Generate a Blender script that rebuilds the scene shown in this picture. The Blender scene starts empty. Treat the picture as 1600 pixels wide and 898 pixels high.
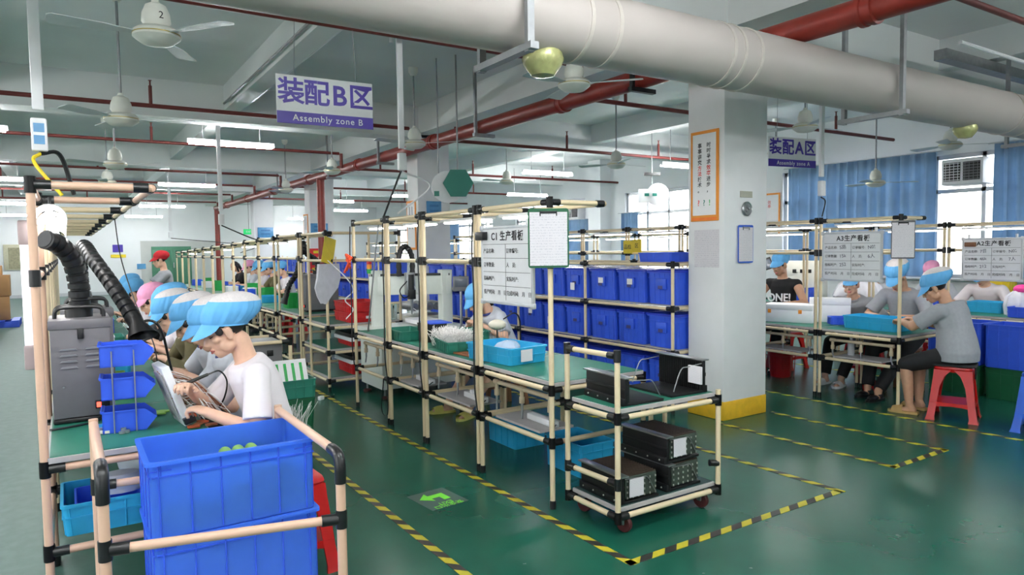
import bpy, bmesh, math, random
from mathutils import Matrix, Vector, Euler
random.seed(7)
C = bpy.context.scene.collection
SC = bpy.context.scene
PI = math.pi
sin, cos, rad = math.sin, math.cos, math.radians

# ------------------------------------------------------------------ camera
FOC, YAW, PIT, ROL, EYE = 1083.0, rad(32.75), rad(3.25), rad(-0.8), 1.53
_fw = Vector((sin(YAW)*cos(PIT), cos(YAW)*cos(PIT), -sin(PIT)))
_rt = Vector((cos(YAW), -sin(YAW), 0))
_up = _rt.cross(_fw)
RT = _rt*cos(ROL) + _up*sin(ROL)
UP = _up*cos(ROL) - _rt*sin(ROL)
CAMP = Vector((0, 0, EYE))
cd = bpy.data.cameras.new('camera')
cd.sensor_width = 36.0
cd.lens = 36.0*FOC/1600
cd.clip_start = 0.05
cam = bpy.data.objects.new('camera', cd)
C.objects.link(cam)
mw = Matrix((RT, UP, -_fw)).transposed().to_4x4()
mw.translation = CAMP
cam.matrix_world = mw
SC.camera = cam

def at(u, v, ax, val):
    """the place in the room where the sight line (u, v) meets the plane ax = val"""
    d = RT*((u-800)/FOC) - UP*((v-449)/FOC) + _fw
    i = 'xyz'.index(ax)
    return CAMP + d*((val-CAMP[i])/d[i])

# ------------------------------------------------------------------ light and exposure
SC.view_settings.view_transform = 'Standard'
SC.view_settings.look = 'None'
SC.view_settings.gamma = 1.0
SC.view_settings.exposure = 0.9
SC.view_settings.use_curve_mapping = False
SC.cycles.use_denoising = True
SC.cycles.max_bounces = 8
SC.cycles.transparent_max_bounces = 12
SC.cycles.sample_clamp_indirect = 6.0
SC.cycles.caustics_reflective = False
SC.cycles.caustics_refractive = False
TUBE = 78.0      # ceiling fluorescent tubes
BENCH = 14.0      # bench lamps
SKY = 0.8
wd = bpy.data.worlds.new('world')
SC.world = wd
wd.use_nodes = True
nt = wd.node_tree
bgn = nt.nodes['Background']
skyn = nt.nodes.new('ShaderNodeTexSky')
skyn.sky_type = 'NISHITA'
skyn.sun_disc = False
skyn.sun_elevation = rad(50)
skyn.sun_rotation = rad(200)
hs = nt.nodes.new('ShaderNodeHueSaturation')
hs.inputs['Saturation'].default_value = 0.35
nt.links.new(skyn.outputs[0], hs.inputs['Color'])
nt.links.new(hs.outputs[0], bgn.inputs[0])
bgn.inputs[1].default_value = SKY

# ------------------------------------------------------------------ materials
MATS = {}
def mat(name, col, rough=0.5, metal=0.0, var=0.06, scale=18.0, emit=0.0, ecol=None, spec=0.5, trans=0.0, alpha=1.0, bump=0.0, coat=0.0, tl=0.0):
    if name in MATS:
        return MATS[name]
    m = bpy.data.materials.new(name)
    m.use_nodes = True
    n, l = m.node_tree.nodes, m.node_tree.links
    b = n['Principled BSDF']
    b.inputs['Roughness'].default_value = rough
    b.inputs['Metallic'].default_value = metal
    b.inputs['Specular IOR Level'].default_value = spec
    b.inputs['Transmission Weight'].default_value = trans
    b.inputs['Alpha'].default_value = alpha
    b.inputs['Coat Weight'].default_value = coat
    tc = n.new('ShaderNodeTexCoord')
    nz = n.new('ShaderNodeTexNoise')
    nz.inputs['Scale'].default_value = scale
    nz.inputs['Detail'].default_value = 4.0
    l.new(tc.outputs['Object'], nz.inputs['Vector'])
    rp = n.new('ShaderNodeValToRGB')
    rp.color_ramp.elements[0].position = 0.3
    rp.color_ramp.elements[1].position = 0.7
    rp.color_ramp.elements[0].color = (*[max(0, c*(1-var)) for c in col], 1)
    rp.color_ramp.elements[1].color = (*[min(1, c*(1+var)) for c in col], 1)
    l.new(nz.outputs['Fac'], rp.inputs['Fac'])
    l.new(rp.outputs['Color'], b.inputs['Base Color'])
    if emit:
        b.inputs['Emission Color'].default_value = (*(ecol or col), 1)
        b.inputs['Emission Strength'].default_value = emit
    if bump:
        bp = n.new('ShaderNodeBump')
        bp.inputs['Strength'].default_value = bump
        bp.inputs['Distance'].default_value = 0.01
        l.new(nz.outputs['Fac'], bp.inputs['Height'])
        l.new(bp.outputs['Normal'], b.inputs['Normal'])
    if tl:
        out = n['Material Output']
        t = n.new('ShaderNodeBsdfTranslucent')
        l.new(rp.outputs['Color'], t.inputs['Color'])
        mx = n.new('ShaderNodeMixShader')
        mx.inputs[0].default_value = tl
        l.new(b.outputs[0], mx.inputs[1]); l.new(t.outputs[0], mx.inputs[2])
        l.new(mx.outputs[0], out.inputs['Surface'])
    MATS[name] = m
    return m

def S(r, g, b):
    """sRGB 0-255 to linear"""
    return tuple((c/255/12.92 if c/255 <= 0.04045 else ((c/255+0.055)/1.055)**2.4) for c in (r, g, b))

M = dict(
    wall=mat('painted plaster', S(236, 238, 240), 0.75, var=0.02, scale=2.0),
    ceil=mat('ceiling paint', S(232, 235, 234), 0.8, var=0.03, scale=1.2),
    col=mat('column plaster', S(236, 236, 238), 0.7, var=0.02, scale=6.0, bump=0.05),
    yellow=mat('yellow paint', S(226, 178, 40), 0.6, var=0.08),
    pipe=mat('cream coated pipe', S(228, 208, 172), 0.35, var=0.03),
    pipepink=mat('peach coated pipe', S(222, 182, 156), 0.35, var=0.03),
    joint=mat('black connector', S(22, 22, 24), 0.35, var=0.1),
    blackp=mat('black plastic', S(20, 20, 22), 0.4, var=0.1),
    blackm=mat('black metal', S(24, 25, 27), 0.45, var=0.1, metal=0.3),
    mat_green=mat('green bench mat', S(32, 112, 92), 0.45, var=0.05),
    board=mat('bench board', S(176, 172, 172), 0.6, var=0.05),
    steel=mat('steel', S(170, 172, 174), 0.3, metal=0.9, var=0.08),
    galv=mat('galvanised steel', S(150, 152, 154), 0.5, metal=0.6, var=0.1),
    red=mat('red fire pipe', S(134, 42, 32), 0.4, var=0.1),
    redthin=mat('dark red pipe', S(104, 38, 34), 0.5, var=0.1),
    white=mat('white plastic', S(238, 238, 240), 0.35, var=0.02),
    cream=mat('cream enamel', S(226, 226, 216), 0.4, var=0.02),
    duct=mat('painted duct', S(184, 175, 170), 0.5, var=0.02, scale=3.0),
    foil=mat('wrapped foil', S(176, 176, 120), 0.25, metal=0.2, var=0.25, scale=14, bump=0.6),
    blue=mat('blue plastic', S(50, 92, 220), 0.4, var=0.04),
    bluecl=mat('translucent blue plastic', S(104, 164, 255), 0.35, var=0.03, tl=0.6),
    bluelid=mat('blue lid', S(40, 62, 190), 0.25, var=0.05),
    cyan=mat('cyan plastic', S(44, 166, 214), 0.4, var=0.04),
    teal=mat('teal green plastic', S(38, 116, 98), 0.4, var=0.05),
    dkgreen=mat('dark green plastic', S(22, 88, 56), 0.4, var=0.06),
    crimson=mat('red plastic', S(196, 28, 34), 0.35, var=0.05),
    stoolred=mat('red stool plastic', S(192, 18, 18), 0.32, var=0.04),
    stoolblue=mat('blue stool plastic', S(32, 92, 206), 0.3, var=0.04),
    grey=mat('grey enamel', S(122, 122, 126), 0.45, var=0.03),
    dgrey=mat('dark grey enamel', S(104, 101, 105), 0.45, var=0.04),
    machine=mat('machine enamel', S(226, 232, 226), 0.4, var=0.02),
    paper=mat('paper', S(240, 238, 240), 0.8, var=0.02),
    paperl=mat('grey paper', S(214, 210, 214), 0.8, var=0.03),
    print_=mat('print black', S(40, 38, 42), 0.7, var=0.05),
    faint=mat('faint print', S(150, 150, 158), 0.8, var=0.1),
    purple=mat('sign violet', S(74, 52, 168), 0.4, var=0.02),
    orange=mat('orange print', S(236, 146, 40), 0.5, var=0.03),
    redprint=mat('red print', S(214, 40, 40), 0.6, var=0.03),
    tealp=mat('teal print', S(30, 120, 105), 0.5, var=0.03),
    skin=mat('skin', S(222, 176, 150), 0.5, var=0.05, scale=30),
    skin2=mat('tan skin', S(196, 150, 122), 0.5, var=0.05, scale=30),
    hair=mat('black hair', S(26, 22, 22), 0.45, var=0.3, scale=60),
    lip=mat('lips', S(190, 110, 104), 0.5, var=0.04),
    eye=mat('dark eye', S(30, 22, 20), 0.3, var=0.1),
    eyew=mat('eye white', S(226, 222, 218), 0.3, var=0.02),
    cap=mat('blue work cap cloth', S(104, 178, 232), 0.8, var=0.06, scale=25, bump=0.15),
    capnet=mat('white cap mesh', S(214, 206, 206), 0.8, var=0.08, scale=120),
    capp=mat('pink cap cloth', S(236, 160, 196), 0.8, var=0.05, scale=25),
    capr=mat('red cap cloth', S(176, 22, 34), 0.8, var=0.05, scale=25),
    tee=mat('white cotton', S(232, 224, 228), 0.85, var=0.02, scale=12),
    greyshirt=mat('grey polo cotton', S(158, 160, 166), 0.85, var=0.04, scale=40),
    paleshirt=mat('pale grey cotton', S(206, 210, 220), 0.85, var=0.04, scale=40),
    navyshirt=mat('collar navy', S(60, 70, 130), 0.8, var=0.05),
    blackc=mat('black cotton', S(26, 26, 28), 0.85, var=0.12),
    olive=mat('olive cloth', S(96, 88, 58), 0.85, var=0.08),
    wood=mat('brown wood', S(120, 80, 50), 0.55, var=0.15, scale=12),
    card=mat('cardboard', S(178, 136, 92), 0.8, var=0.06, scale=6),
    foam=mat('white foam', S(240, 240, 244), 0.8, var=0.02),
    curtain=mat('blue curtain cloth', S(165, 192, 216), 0.8, var=0.06, scale=6, tl=0.5),
    alu=mat('aluminium frame', S(206, 208, 212), 0.4, metal=0.3, var=0.03),
    wire=mat('white wire', S(240, 238, 236), 0.5, var=0.02),
    wirebrown=mat('copper wire', S(150, 88, 52), 0.5, var=0.1),
    lime=mat('pale green plastic', S(150, 196, 88), 0.45, var=0.08),
    green=mat('bright green plastic', S(40, 170, 80), 0.4, var=0.05),
    yellowp=mat('yellow plastic', S(236, 208, 40), 0.45, var=0.04),
    slipper=mat('pale yellow foam', S(214, 206, 110), 0.6, var=0.06),
    brownp=mat('heat sink edge', S(70, 56, 48), 0.5, var=0.1, metal=0.3),
    hsgreen=mat('heat sink side', S(56, 66, 58), 0.5, var=0.15),
    doorgreen=mat('green door paint', S(72, 130, 104), 0.5, var=0.04),
    patch=mat('bare plaster', S(196, 198, 196), 0.85, var=0.04, scale=3),
    plaque=mat('blue plaque', S(86, 150, 200), 0.35, var=0.12, scale=12),
    tape_clear=mat('clear bag film', S(236, 238, 244), 0.15, var=0.02, alpha=0.42),
    glow=mat('tube light', (1, 1, 1), 0.4, emit=TUBE, ecol=(0.97, 0.99, 1.0)),
    glowb=mat('bench lamp light', (1, 1, 1), 0.4, emit=BENCH, ecol=(1.0, 0.98, 0.95)),
    ledred=mat('red indicator', (1, 0.05, 0.03), 0.4, emit=3.0),
    exitg=mat('exit sign green', S(20, 170, 90), 0.4, emit=0.6),
    screen=mat('screen grey', S(96, 104, 116), 0.2, var=0.1),
    caster=mat('maroon caster rubber', S(72, 26, 26), 0.5, var=0.1),
    rose=mat('bright pink plastic', S(240, 60, 150), 0.5, var=0.05),
    rope=mat('tan embroidery', S(186, 150, 96), 0.8, var=0.1),
    stud=mat('metal stud', S(214, 214, 206), 0.3, metal=0.6, var=0.05),
    dim=mat('dark interior', S(30, 34, 34), 0.7, var=0.1),
)

def custom(name, build):
    m = bpy.data.materials.new(name); m.use_nodes = True
    build(m.node_tree.nodes, m.node_tree.links, m.node_tree.nodes['Principled BSDF'])
    MATS[name] = m
    return m
def _floor(n, l, b):
    tc = n.new('ShaderNodeTexCoord')
    sp = n.new('ShaderNodeSeparateXYZ'); l.new(tc.outputs['Object'], sp.inputs[0])
    nz = n.new('ShaderNodeTexNoise'); nz.inputs['Scale'].default_value = 1.6; nz.inputs['Detail'].default_value = 6
    l.new(tc.outputs['Object'], nz.inputs['Vector'])
    n2 = n.new('ShaderNodeTexNoise'); n2.inputs['Scale'].default_value = 14; n2.inputs['Detail'].default_value = 8
    l.new(tc.outputs['Object'], n2.inputs['Vector'])
    # worn grey epoxy in the walking aisle, green elsewhere
    mr = n.new('ShaderNodeMapRange'); mr.inputs[1].default_value = 0.5; mr.inputs[2].default_value = -0.4
    l.new(sp.outputs[0], mr.inputs[0])
    ad = n.new('ShaderNodeMath'); ad.operation = 'MULTIPLY_ADD'; ad.inputs[1].default_value = 0.25
    l.new(n2.outputs['Fac'], ad.inputs[0]); l.new(mr.outputs[0], ad.inputs[2])
    sb = n.new('ShaderNodeMath'); sb.operation = 'SUBTRACT'; sb.inputs[1].default_value = 0.19; sb.use_clamp = True
    l.new(ad.outputs[0], sb.inputs[0])
    r1 = n.new('ShaderNodeValToRGB')
    r1.color_ramp.elements[0].color = (*S(20, 80, 64), 1); r1.color_ramp.elements[1].color = (*S(28, 92, 74), 1)
    r1.color_ramp.elements[0].position = .35; r1.color_ramp.elements[1].position = .65
    l.new(nz.outputs['Fac'], r1.inputs['Fac'])
    r2 = n.new('ShaderNodeValToRGB')
    r2.color_ramp.elements[0].color = (*S(88, 112, 106), 1); r2.color_ramp.elements[1].color = (*S(104, 126, 120), 1)
    r2.color_ramp.elements[0].position = .35; r2.color_ramp.elements[1].position = .65
    l.new(n2.outputs['Fac'], r2.inputs['Fac'])
    mx = n.new('ShaderNodeMix'); mx.data_type = 'RGBA'
    l.new(sb.outputs[0], mx.inputs[0]); l.new(r1.outputs[0], mx.inputs[6]); l.new(r2.outputs[0], mx.inputs[7])
    l.new(mx.outputs[2], b.inputs['Base Color'])
    rr = n.new('ShaderNodeMapRange'); rr.inputs[3].default_value = 0.2; rr.inputs[4].default_value = 0.3
    l.new(n2.outputs['Fac'], rr.inputs[0])
    ra = n.new('ShaderNodeMath'); ra.operation = 'MULTIPLY_ADD'; ra.inputs[1].default_value = 0.3
    l.new(sb.outputs[0], ra.inputs[0]); l.new(rr.outputs[0], ra.inputs[2]); l.new(ra.outputs[0], b.inputs['Roughness'])
    b.inputs['Specular IOR Level'].default_value = 0.35
    bp = n.new('ShaderNodeBump'); bp.inputs['Strength'].default_value = 0.008; l.new(nz.outputs['Fac'], bp.inputs['Height'])
    l.new(bp.outputs[0], b.inputs['Normal'])
M['floor'] = custom('green epoxy floor', _floor)
def _tape(n, l, b):
    # yellow and black diagonal bands along the strip's own length
    tc = n.new('ShaderNodeTexCoord'); sp = n.new('ShaderNodeSeparateXYZ'); l.new(tc.outputs['Object'], sp.inputs[0])
    a = n.new('ShaderNodeMath'); a.operation = 'MULTIPLY_ADD'; a.inputs[1].default_value = 0.9
    l.new(sp.outputs[1], a.inputs[0]); l.new(sp.outputs[0], a.inputs[2])
    d = n.new('ShaderNodeMath'); d.operation = 'DIVIDE'; d.inputs[1].default_value = 0.15; l.new(a.outputs[0], d.inputs[0])
    f = n.new('ShaderNodeMath'); f.operation = 'FRACT'; l.new(d.outputs[0], f.inputs[0])
    g = n.new('ShaderNodeMath'); g.operation = 'GREATER_THAN'; g.inputs[1].default_value = 0.5; l.new(f.outputs[0], g.inputs[0])
    nz = n.new('ShaderNodeTexNoise'); nz.inputs['Scale'].default_value = 30; l.new(tc.outputs['Object'], nz.inputs['Vector'])
    r = n.new('ShaderNodeValToRGB'); r.color_ramp.elements[0].color = (*S(182, 172, 40), 1); r.color_ramp.elements[1].color = (*S(214, 200, 60), 1)
    l.new(nz.outputs['Fac'], r.inputs['Fac'])
    mx = n.new('ShaderNodeMix'); mx.data_type = 'RGBA'
    l.new(g.outputs[0], mx.inputs[0]); l.new(r.outputs[0], mx.inputs[6]); mx.inputs[7].default_value = (*S(48, 46, 44), 1)
    l.new(mx.outputs[2], b.inputs['Base Color']); b.inputs['Roughness'].default_value = 0.45
M['tape'] = custom('hazard tape', _tape)
def _glass(n, l, b):
    out = n['Material Output']
    t = n.new('ShaderNodeBsdfTransparent'); g = n.new('ShaderNodeBsdfGlossy'); g.inputs['Roughness'].default_value = 0.05
    mx = n.new('ShaderNodeMixShader'); mx.inputs[0].default_value = 0.06
    l.new(t.outputs[0], mx.inputs[1]); l.new(g.outputs[0], mx.inputs[2])
    l.new(mx.outputs[0], out.inputs['Surface'])
M['glass'] = custom('window glass', _glass)
def _writing(n, l, b):
    # sheet of paper with faint written lines
    tc = n.new('ShaderNodeTexCoord'); sp = n.new('ShaderNodeSeparateXYZ'); l.new(tc.outputs['Generated'], sp.inputs[0])
    w = n.new('ShaderNodeMath'); w.operation = 'MULTIPLY'; w.inputs[1].default_value = 20; l.new(sp.outputs[2], w.inputs[0])
    f = n.new('ShaderNodeMath'); f.operation = 'FRACT'; l.new(w.outputs[0], f.inputs[0])
    g = n.new('ShaderNodeMath'); g.operation = 'LESS_THAN'; g.inputs[1].default_value = 0.4; l.new(f.outputs[0], g.inputs[0])
    mp = n.new('ShaderNodeMapping'); mp.inputs['Scale'].default_value = (14, 14, 20); l.new(tc.outputs['Generated'], mp.inputs[0])
    nz = n.new('ShaderNodeTexNoise'); nz.inputs['Scale'].default_value = 2.2; nz.inputs['Detail'].default_value = 6; l.new(mp.outputs[0], nz.inputs['Vector'])
    h = n.new('ShaderNodeMath'); h.operation = 'GREATER_THAN'; h.inputs[1].default_value = 0.52; l.new(nz.outputs['Fac'], h.inputs[0])
    k = n.new('ShaderNodeMath'); k.operation = 'MULTIPLY'; l.new(g.outputs[0], k.inputs[0]); l.new(h.outputs[0], k.inputs[1])
    mx = n.new('ShaderNodeMix'); mx.data_type = 'RGBA'; l.new(k.outputs[0], mx.inputs[0])
    mx.inputs[6].default_value = (*S(222, 217, 222), 1); mx.inputs[7].default_value = (*S(196, 192, 200), 1)
    l.new(mx.outputs[2], b.inputs['Base Color']); b.inputs['Roughness'].default_value = 0.8
M['written'] = custom('written sheet', _writing)

# ------------------------------------------------------------------ mesh helpers
def frame_of(d):
    d = Vector(d).normalized()
    a = Vector((0, 0, 1)) if abs(d.z) < 0.9 else Vector((1, 0, 0))
    x = a.cross(d).normalized()
    return x, d.cross(x).normalized()
ROOT = {}
class MB:
    def __init__(s):
        s.v = []; s.f = []
    def add(s, vs, fs):
        o = len(s.v)
        s.v += [tuple(p) for p in vs]
        s.f += [tuple(i+o for i in f) for f in fs]
        return s
    def box(s, cx, cy, cz, sx, sy, sz, bev=0.0, rz=0.0, m=None):
        x, y, z = sx/2, sy/2, sz/2
        if bev <= 0:
            vs = [(i*x, j*y, k*z) for i in (-1, 1) for j in (-1, 1) for k in (-1, 1)]
            fs = [(0, 1, 3, 2), (4, 6, 7, 5), (0, 4, 5, 1), (2, 3, 7, 6), (0, 2, 6, 4), (1, 5, 7, 3)]
        else:
            e = min(bev, x*.95, y*.95, z*.95)
            bm = bmesh.new()
            bmesh.ops.create_cube(bm, size=1)
            for p in bm.verts: p.co = Vector((p.co.x*sx, p.co.y*sy, p.co.z*sz))
            bmesh.ops.bevel(bm, geom=bm.edges[:], offset=e, segments=2, profile=.5, affect='EDGES', clamp_overlap=True)
            bm.verts.index_update()
            vs = [p.co.copy() for p in bm.verts]; fs = [[p.index for p in f.verts] for f in bm.faces]
            bm.free()
        t = Matrix.Translation((cx, cy, cz)) @ (m if m is not None else Matrix.Rotation(rz, 4, 'Z'))
        return s.add([t @ Vector(p) for p in vs], fs)
    def loft(s, rings, cap=True, closed=True):
        n = len(rings[0]); vs = [p for r in rings for p in r]; fs = []
        for i in range(len(rings)-1):
            for j in range(n if closed else n-1):
                k = (j+1) % n
                fs.append((i*n+j, i*n+k, (i+1)*n+k, (i+1)*n+j))
        if cap:
            fs.append(tuple(range(n-1, -1, -1))); fs.append(tuple(range((len(rings)-1)*n, len(rings)*n)))
        return s.add(vs, fs)
    def cyl(s, p0, p1, r0, r1=None, n=12, cap=True):
        p0, p1 = Vector(p0), Vector(p1); r1 = r0 if r1 is None else r1
        x, y = frame_of(p1-p0)
        rg = lambda p, r: [p + x*(r*cos(2*PI*i/n)) + y*(r*sin(2*PI*i/n)) for i in range(n)]
        return s.loft([rg(p0, r0), rg(p1, r1)], cap)
    def tube(s, pts, r, n=8, cap=True):
        pts = [Vector(p) for p in pts]
        rs = r if isinstance(r, (list, tuple)) else [r]*len(pts)
        rings = []; x = None
        for i, p in enumerate(pts):
            d = (pts[min(i+1, len(pts)-1)] - pts[max(i-1, 0)])
            if d.length < 1e-9: d = Vector((0, 0, 1))
            d.normalize()
            if x is None: x, y = frame_of(d)
            else:
                x = (x - d*x.dot(d))
                x = x.normalized() if x.length > 1e-6 else frame_of(d)[0]
                y = d.cross(x)
            rings.append([p + x*(rs[i]*cos(2*PI*k/n)) + y*(rs[i]*sin(2*PI*k/n)) for k in range(n)])
        return s.loft(rings, cap)
    def lathe(s, prof, c=(0, 0, 0), n=24, ax=None):
        c = Vector(c); z = Vector(ax).normalized() if ax else Vector((0, 0, 1)); x, y = frame_of(z)
        rings = [[c + z*h + x*(max(r, 1e-4)*cos(2*PI*i/n)) + y*(max(r, 1e-4)*sin(2*PI*i/n)) for i in range(n)] for r, h in prof]
        return s.loft(rings, True)
    def ball(s, c, r, n=16, m=None):
        rx, ry, rz = r if isinstance(r, (tuple, list)) else (r, r, r)
        c = Vector(c); k = max(6, n//2); rings = []
        for i in range(1, k):
            t = PI*i/k
            rings.append([Vector((rx*sin(t)*cos(2*PI*j/n), ry*sin(t)*sin(2*PI*j/n), -rz*cos(t))) for j in range(n)])
        vs = [Vector((0, 0, -rz))] + [p for r_ in rings for p in r_] + [Vector((0, 0, rz))]
        fs = [(0, 1+(j+1) % n, 1+j) for j in range(n)]
        for i in range(k-2):
            for j in range(n):
                q = (j+1) % n
                fs.append((1+i*n+j, 1+i*n+q, 1+(i+1)*n+q, 1+(i+1)*n+j))
        L = len(vs)-1
        fs += [(L, 1+(k-2)*n+j, 1+(k-2)*n+(j+1) % n) for j in range(n)]
        if m is not None: vs = [m @ p for p in vs]
        return s.add([p+c for p in vs], fs)
    def cone(s, p0, r0, p1, r1, n=14, round0=True, round1=True):
        """tapered limb with rounded ends"""
        s.cyl(p0, p1, r0, r1, n)
        if round0: s.ball(p0, r0, n)
        if round1: s.ball(p1, r1, n)
        return s
    def prism(s, poly, z0, z1, m=None):
        n = len(poly)
        vs = [Vector((x, y, z0)) for x, y in poly] + [Vector((x, y, z1)) for x, y in poly]
        if m is not None: vs = [m @ p for p in vs]
        fs = [tuple(range(n-1, -1, -1)), tuple(range(n, 2*n))] + [(i, (i+1) % n, n+(i+1) % n, n+i) for i in range(n)]
        return s.add(vs, fs)
    def build(s, name, m, parent=None, world=False, smooth=True, ang=38):
        if world and parent is not None:
            inv = ROOT[parent.name].inverted()
            s.v = [tuple(inv @ Vector(p)) for p in s.v]
        me = bpy.data.meshes.new(name)
        me.from_pydata(s.v, [], s.f)
        me.materials.append(m)
        me.update()
        bm = bmesh.new(); bm.from_mesh(me)
        bmesh.ops.recalc_face_normals(bm, faces=bm.faces[:])
        bm.to_mesh(me); bm.free()
        if smooth:
            me.polygons.foreach_set('use_smooth', [True]*len(me.polygons))
            me.set_sharp_from_angle(angle=rad(ang))
        o = bpy.data.objects.new(name, me)
        C.objects.link(o)
        if parent is not None:
            o.parent = parent
            ROOT[o.name] = ROOT[parent.name]
        else:
            ROOT[o.name] = Matrix.Identity(4)
        return o

LABELS = {}
def tag(o, label, cat, group=None, kind=None):
    o['label'] = label; o['category'] = cat
    if group: o['group'] = group
    if kind: o['kind'] = kind
    LABELS.setdefault(label, []).append(o.name)
    return o
def thing(name, label, cat, loc=(0, 0, 0), rz=0.0, group=None):
    o = bpy.data.objects.new(name, None); C.objects.link(o)
    o.empty_display_size = 0.1
    o.location = loc; o.rotation_euler = (0, 0, rz)
    ROOT[o.name] = Matrix.Translation(loc) @ Matrix.Rotation(rz, 4, 'Z')
    return tag(o, label, cat, group)
def solo(name, mb, m, label, cat, group=None, loc=(0, 0, 0), rz=0.0, kind=None, ang=38, smooth=True):
    """a thing that is one mesh; its mesh is given around loc"""
    o = mb.build(name, m, ang=ang, smooth=smooth)
    o.location = loc; o.rotation_euler = (0, 0, rz)
    ROOT[o.name] = Matrix.Translation(loc) @ Matrix.Rotation(rz, 4, 'Z')
    return tag(o, label, cat, group, kind)
def struct(name, mb, m, parent=None, **k):
    o = mb.build(name, m, parent, **k)
    if parent is None: o['kind'] = 'structure'
    return o
def dup(root, loc, rz, label, group=None):
    """a copy of a thing with copies of its parts and sub-parts"""
    r = root.copy(); C.objects.link(r)
    r.location = loc; r.rotation_euler = (0, 0, rz)
    ROOT[r.name] = Matrix.Translation(loc) @ Matrix.Rotation(rz, 4, 'Z')
    r['label'] = label; LABELS.setdefault(label, []).append(r.name)
    if group: r['group'] = group
    for ch in KIDS.get(root.name, kids(root)):
        c = ch.copy(); C.objects.link(c); c.parent = r
        for g in kids(ch):
            d = g.copy(); C.objects.link(d); d.parent = c
    return r
KIDS = {}
def kids(o):
    return [x for x in C.objects if x.parent == o]
def text(name, body, size, m, parent, mtx, bold=0.0, align='CENTER', ext=0.0006, space=1.0, line=1.0):
    cu = bpy.data.curves.new(name, 'FONT')
    cu.body = body; cu.size = size; cu.align_x = align; cu.align_y = 'CENTER'
    cu.extrude = ext; cu.offset = bold; cu.space_character = space; cu.space_line = line
    cu.resolution_u = 3
    cu.materials.append(m)
    o = bpy.data.objects.new(name, cu); C.objects.link(o)
    o.parent = parent; o.matrix_local = mtx
    TEXTS.append(o)
    return o
TEXTS = []
def texts_to_meshes():
    bpy.context.view_layer.update()
    dg = bpy.context.evaluated_depsgraph_get()
    for o in TEXTS:
        me = bpy.data.meshes.new_from_object(o.evaluated_get(dg))
        n = bpy.data.objects.new('lettering', me); C.objects.link(n)
        n.parent = o.parent; n.matrix_local = o.matrix_local.copy()
        bpy.data.objects.remove(o)
def face_mtx(p, right, up):
    """text basis: origin p, x along right, y along up"""
    r = Vector(right).normalized(); u = Vector(up).normalized(); nrm = r.cross(u)
    m = Matrix((r, u, nrm)).transposed().to_4x4(); m.translation = Vector(p)
    return m
ORD = ['first', 'second', 'third', 'fourth', 'fifth', 'sixth', 'seventh', 'eighth', 'ninth', 'tenth', 'eleventh', 'twelfth',
       'thirteenth', 'fourteenth', 'fifteenth', 'sixteenth', 'seventeenth', 'eighteenth', 'nineteenth', 'twentieth']
def bez(pts, n=10):
    """Catmull-Rom through pts"""
    P = [Vector(p) for p in pts]; P = [P[0]*2-P[1]] + P + [P[-1]*2-P[-2]]
    out = []
    for i in range(1, len(P)-2):
        for k in range(n):
            t = k/n
            out.append(0.5*((2*P[i]) + (P[i+1]-P[i-1])*t + (2*P[i-1]-5*P[i]+4*P[i+1]-P[i+2])*t*t + (3*P[i]-P[i-1]-3*P[i+1]+P[i+2])*t**3))
    out.append(P[-2])
    return out
# ================================================================== the room
XL, XR, YF, YB, ZC = -6.0, 12.0, -4.0, 30.0, 3.78
ZB = 3.3
struct('floor', MB().box((XL+XR)/2, (YF+YB)/2, -0.1, XR-XL+.6, YB-YF+.6, 0.2), M['floor'])
struct('ceiling', MB().box((XL+XR)/2, (YF+YB)/2, ZC+0.1, XR-XL+.6, YB-YF+.6, 0.2), M['ceil'])
def wall_x(name, x0, x1, holes):
    """wall across X between x0 and x1 with openings (y0, y1, z0, z1)"""
    m = MB(); y = YF; xc, w = (x0+x1)/2, x1-x0
    for y0, y1, z0, z1 in holes:
        m.box(xc, (y+y0)/2, ZC/2, w, y0-y, ZC)
        m.box(xc, (y0+y1)/2, z0/2, w, y1-y0, z0)
        m.box(xc, (y0+y1)/2, (z1+ZC)/2, w, y1-y0, ZC-z1)
        y = y1
    m.box(xc, (y+YB)/2, ZC/2, w, YB-y, ZC)
    return struct(name, m, M['wall'], smooth=False)
RW = [(3.0, 8.7, 0.95, 2.93), (10.4, 13.3, 0.95, 2.88), (14.9, 18.4, 0.95, 2.88), (19.8, 23.2, 0.95, 2.88), (24.6, 27.8, 0.95, 2.88)]
LW = [(-3.0, 0.4, 0.9, 2.9), (1.4, 5.0, 0.9, 2.9), (6.2, 9.8, 0.9, 2.9)]
wall_x('wall_right', XR, XR+.25, RW)
wall_x('wall_left', XL-.25, XL, LW)
struct('wall_back', MB().box((XL+XR)/2, YB+.12, ZC/2, XR-XL+.5, .24, ZC), M['wall'], smooth=False)
m = MB().box((XL+XR)/2, YF-.12, ZC/2, XR-XL+.5, .24, ZC)
struct('wall_front', m, M['wall'], smooth=False)
for i, y in enumerate((-1.9, 4.02, 10.12, 15.9, 21.5, 27.2)):
    struct('beam', MB().box((XL+XR)/2, y+.2, (ZB+ZC)/2, XR-XL, .4, ZC-ZB), M['ceil'], smooth=False)
struct('beam', MB().box(5.04, (YF+YB)/2, (3.36+ZC)/2, .5, YB-YF, ZC-3.36), M['ceil'], smooth=False)
struct('beam', MB().box(2.0, (YF+YB)/2, (3.45+ZC)/2, .2, YB-YF, ZC-3.45), M['ceil'], smooth=False)
struct('beam', MB().box(-1.0, (YF+YB)/2, (3.45+ZC)/2, .2, YB-YF, ZC-3.45), M['ceil'], smooth=False)
struct('beam', MB().box(8.4, (YF+YB)/2, (3.45+ZC)/2, .2, YB-YF, ZC-3.45), M['ceil'], smooth=False)
COLX = (4.754, 5.325)
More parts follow.
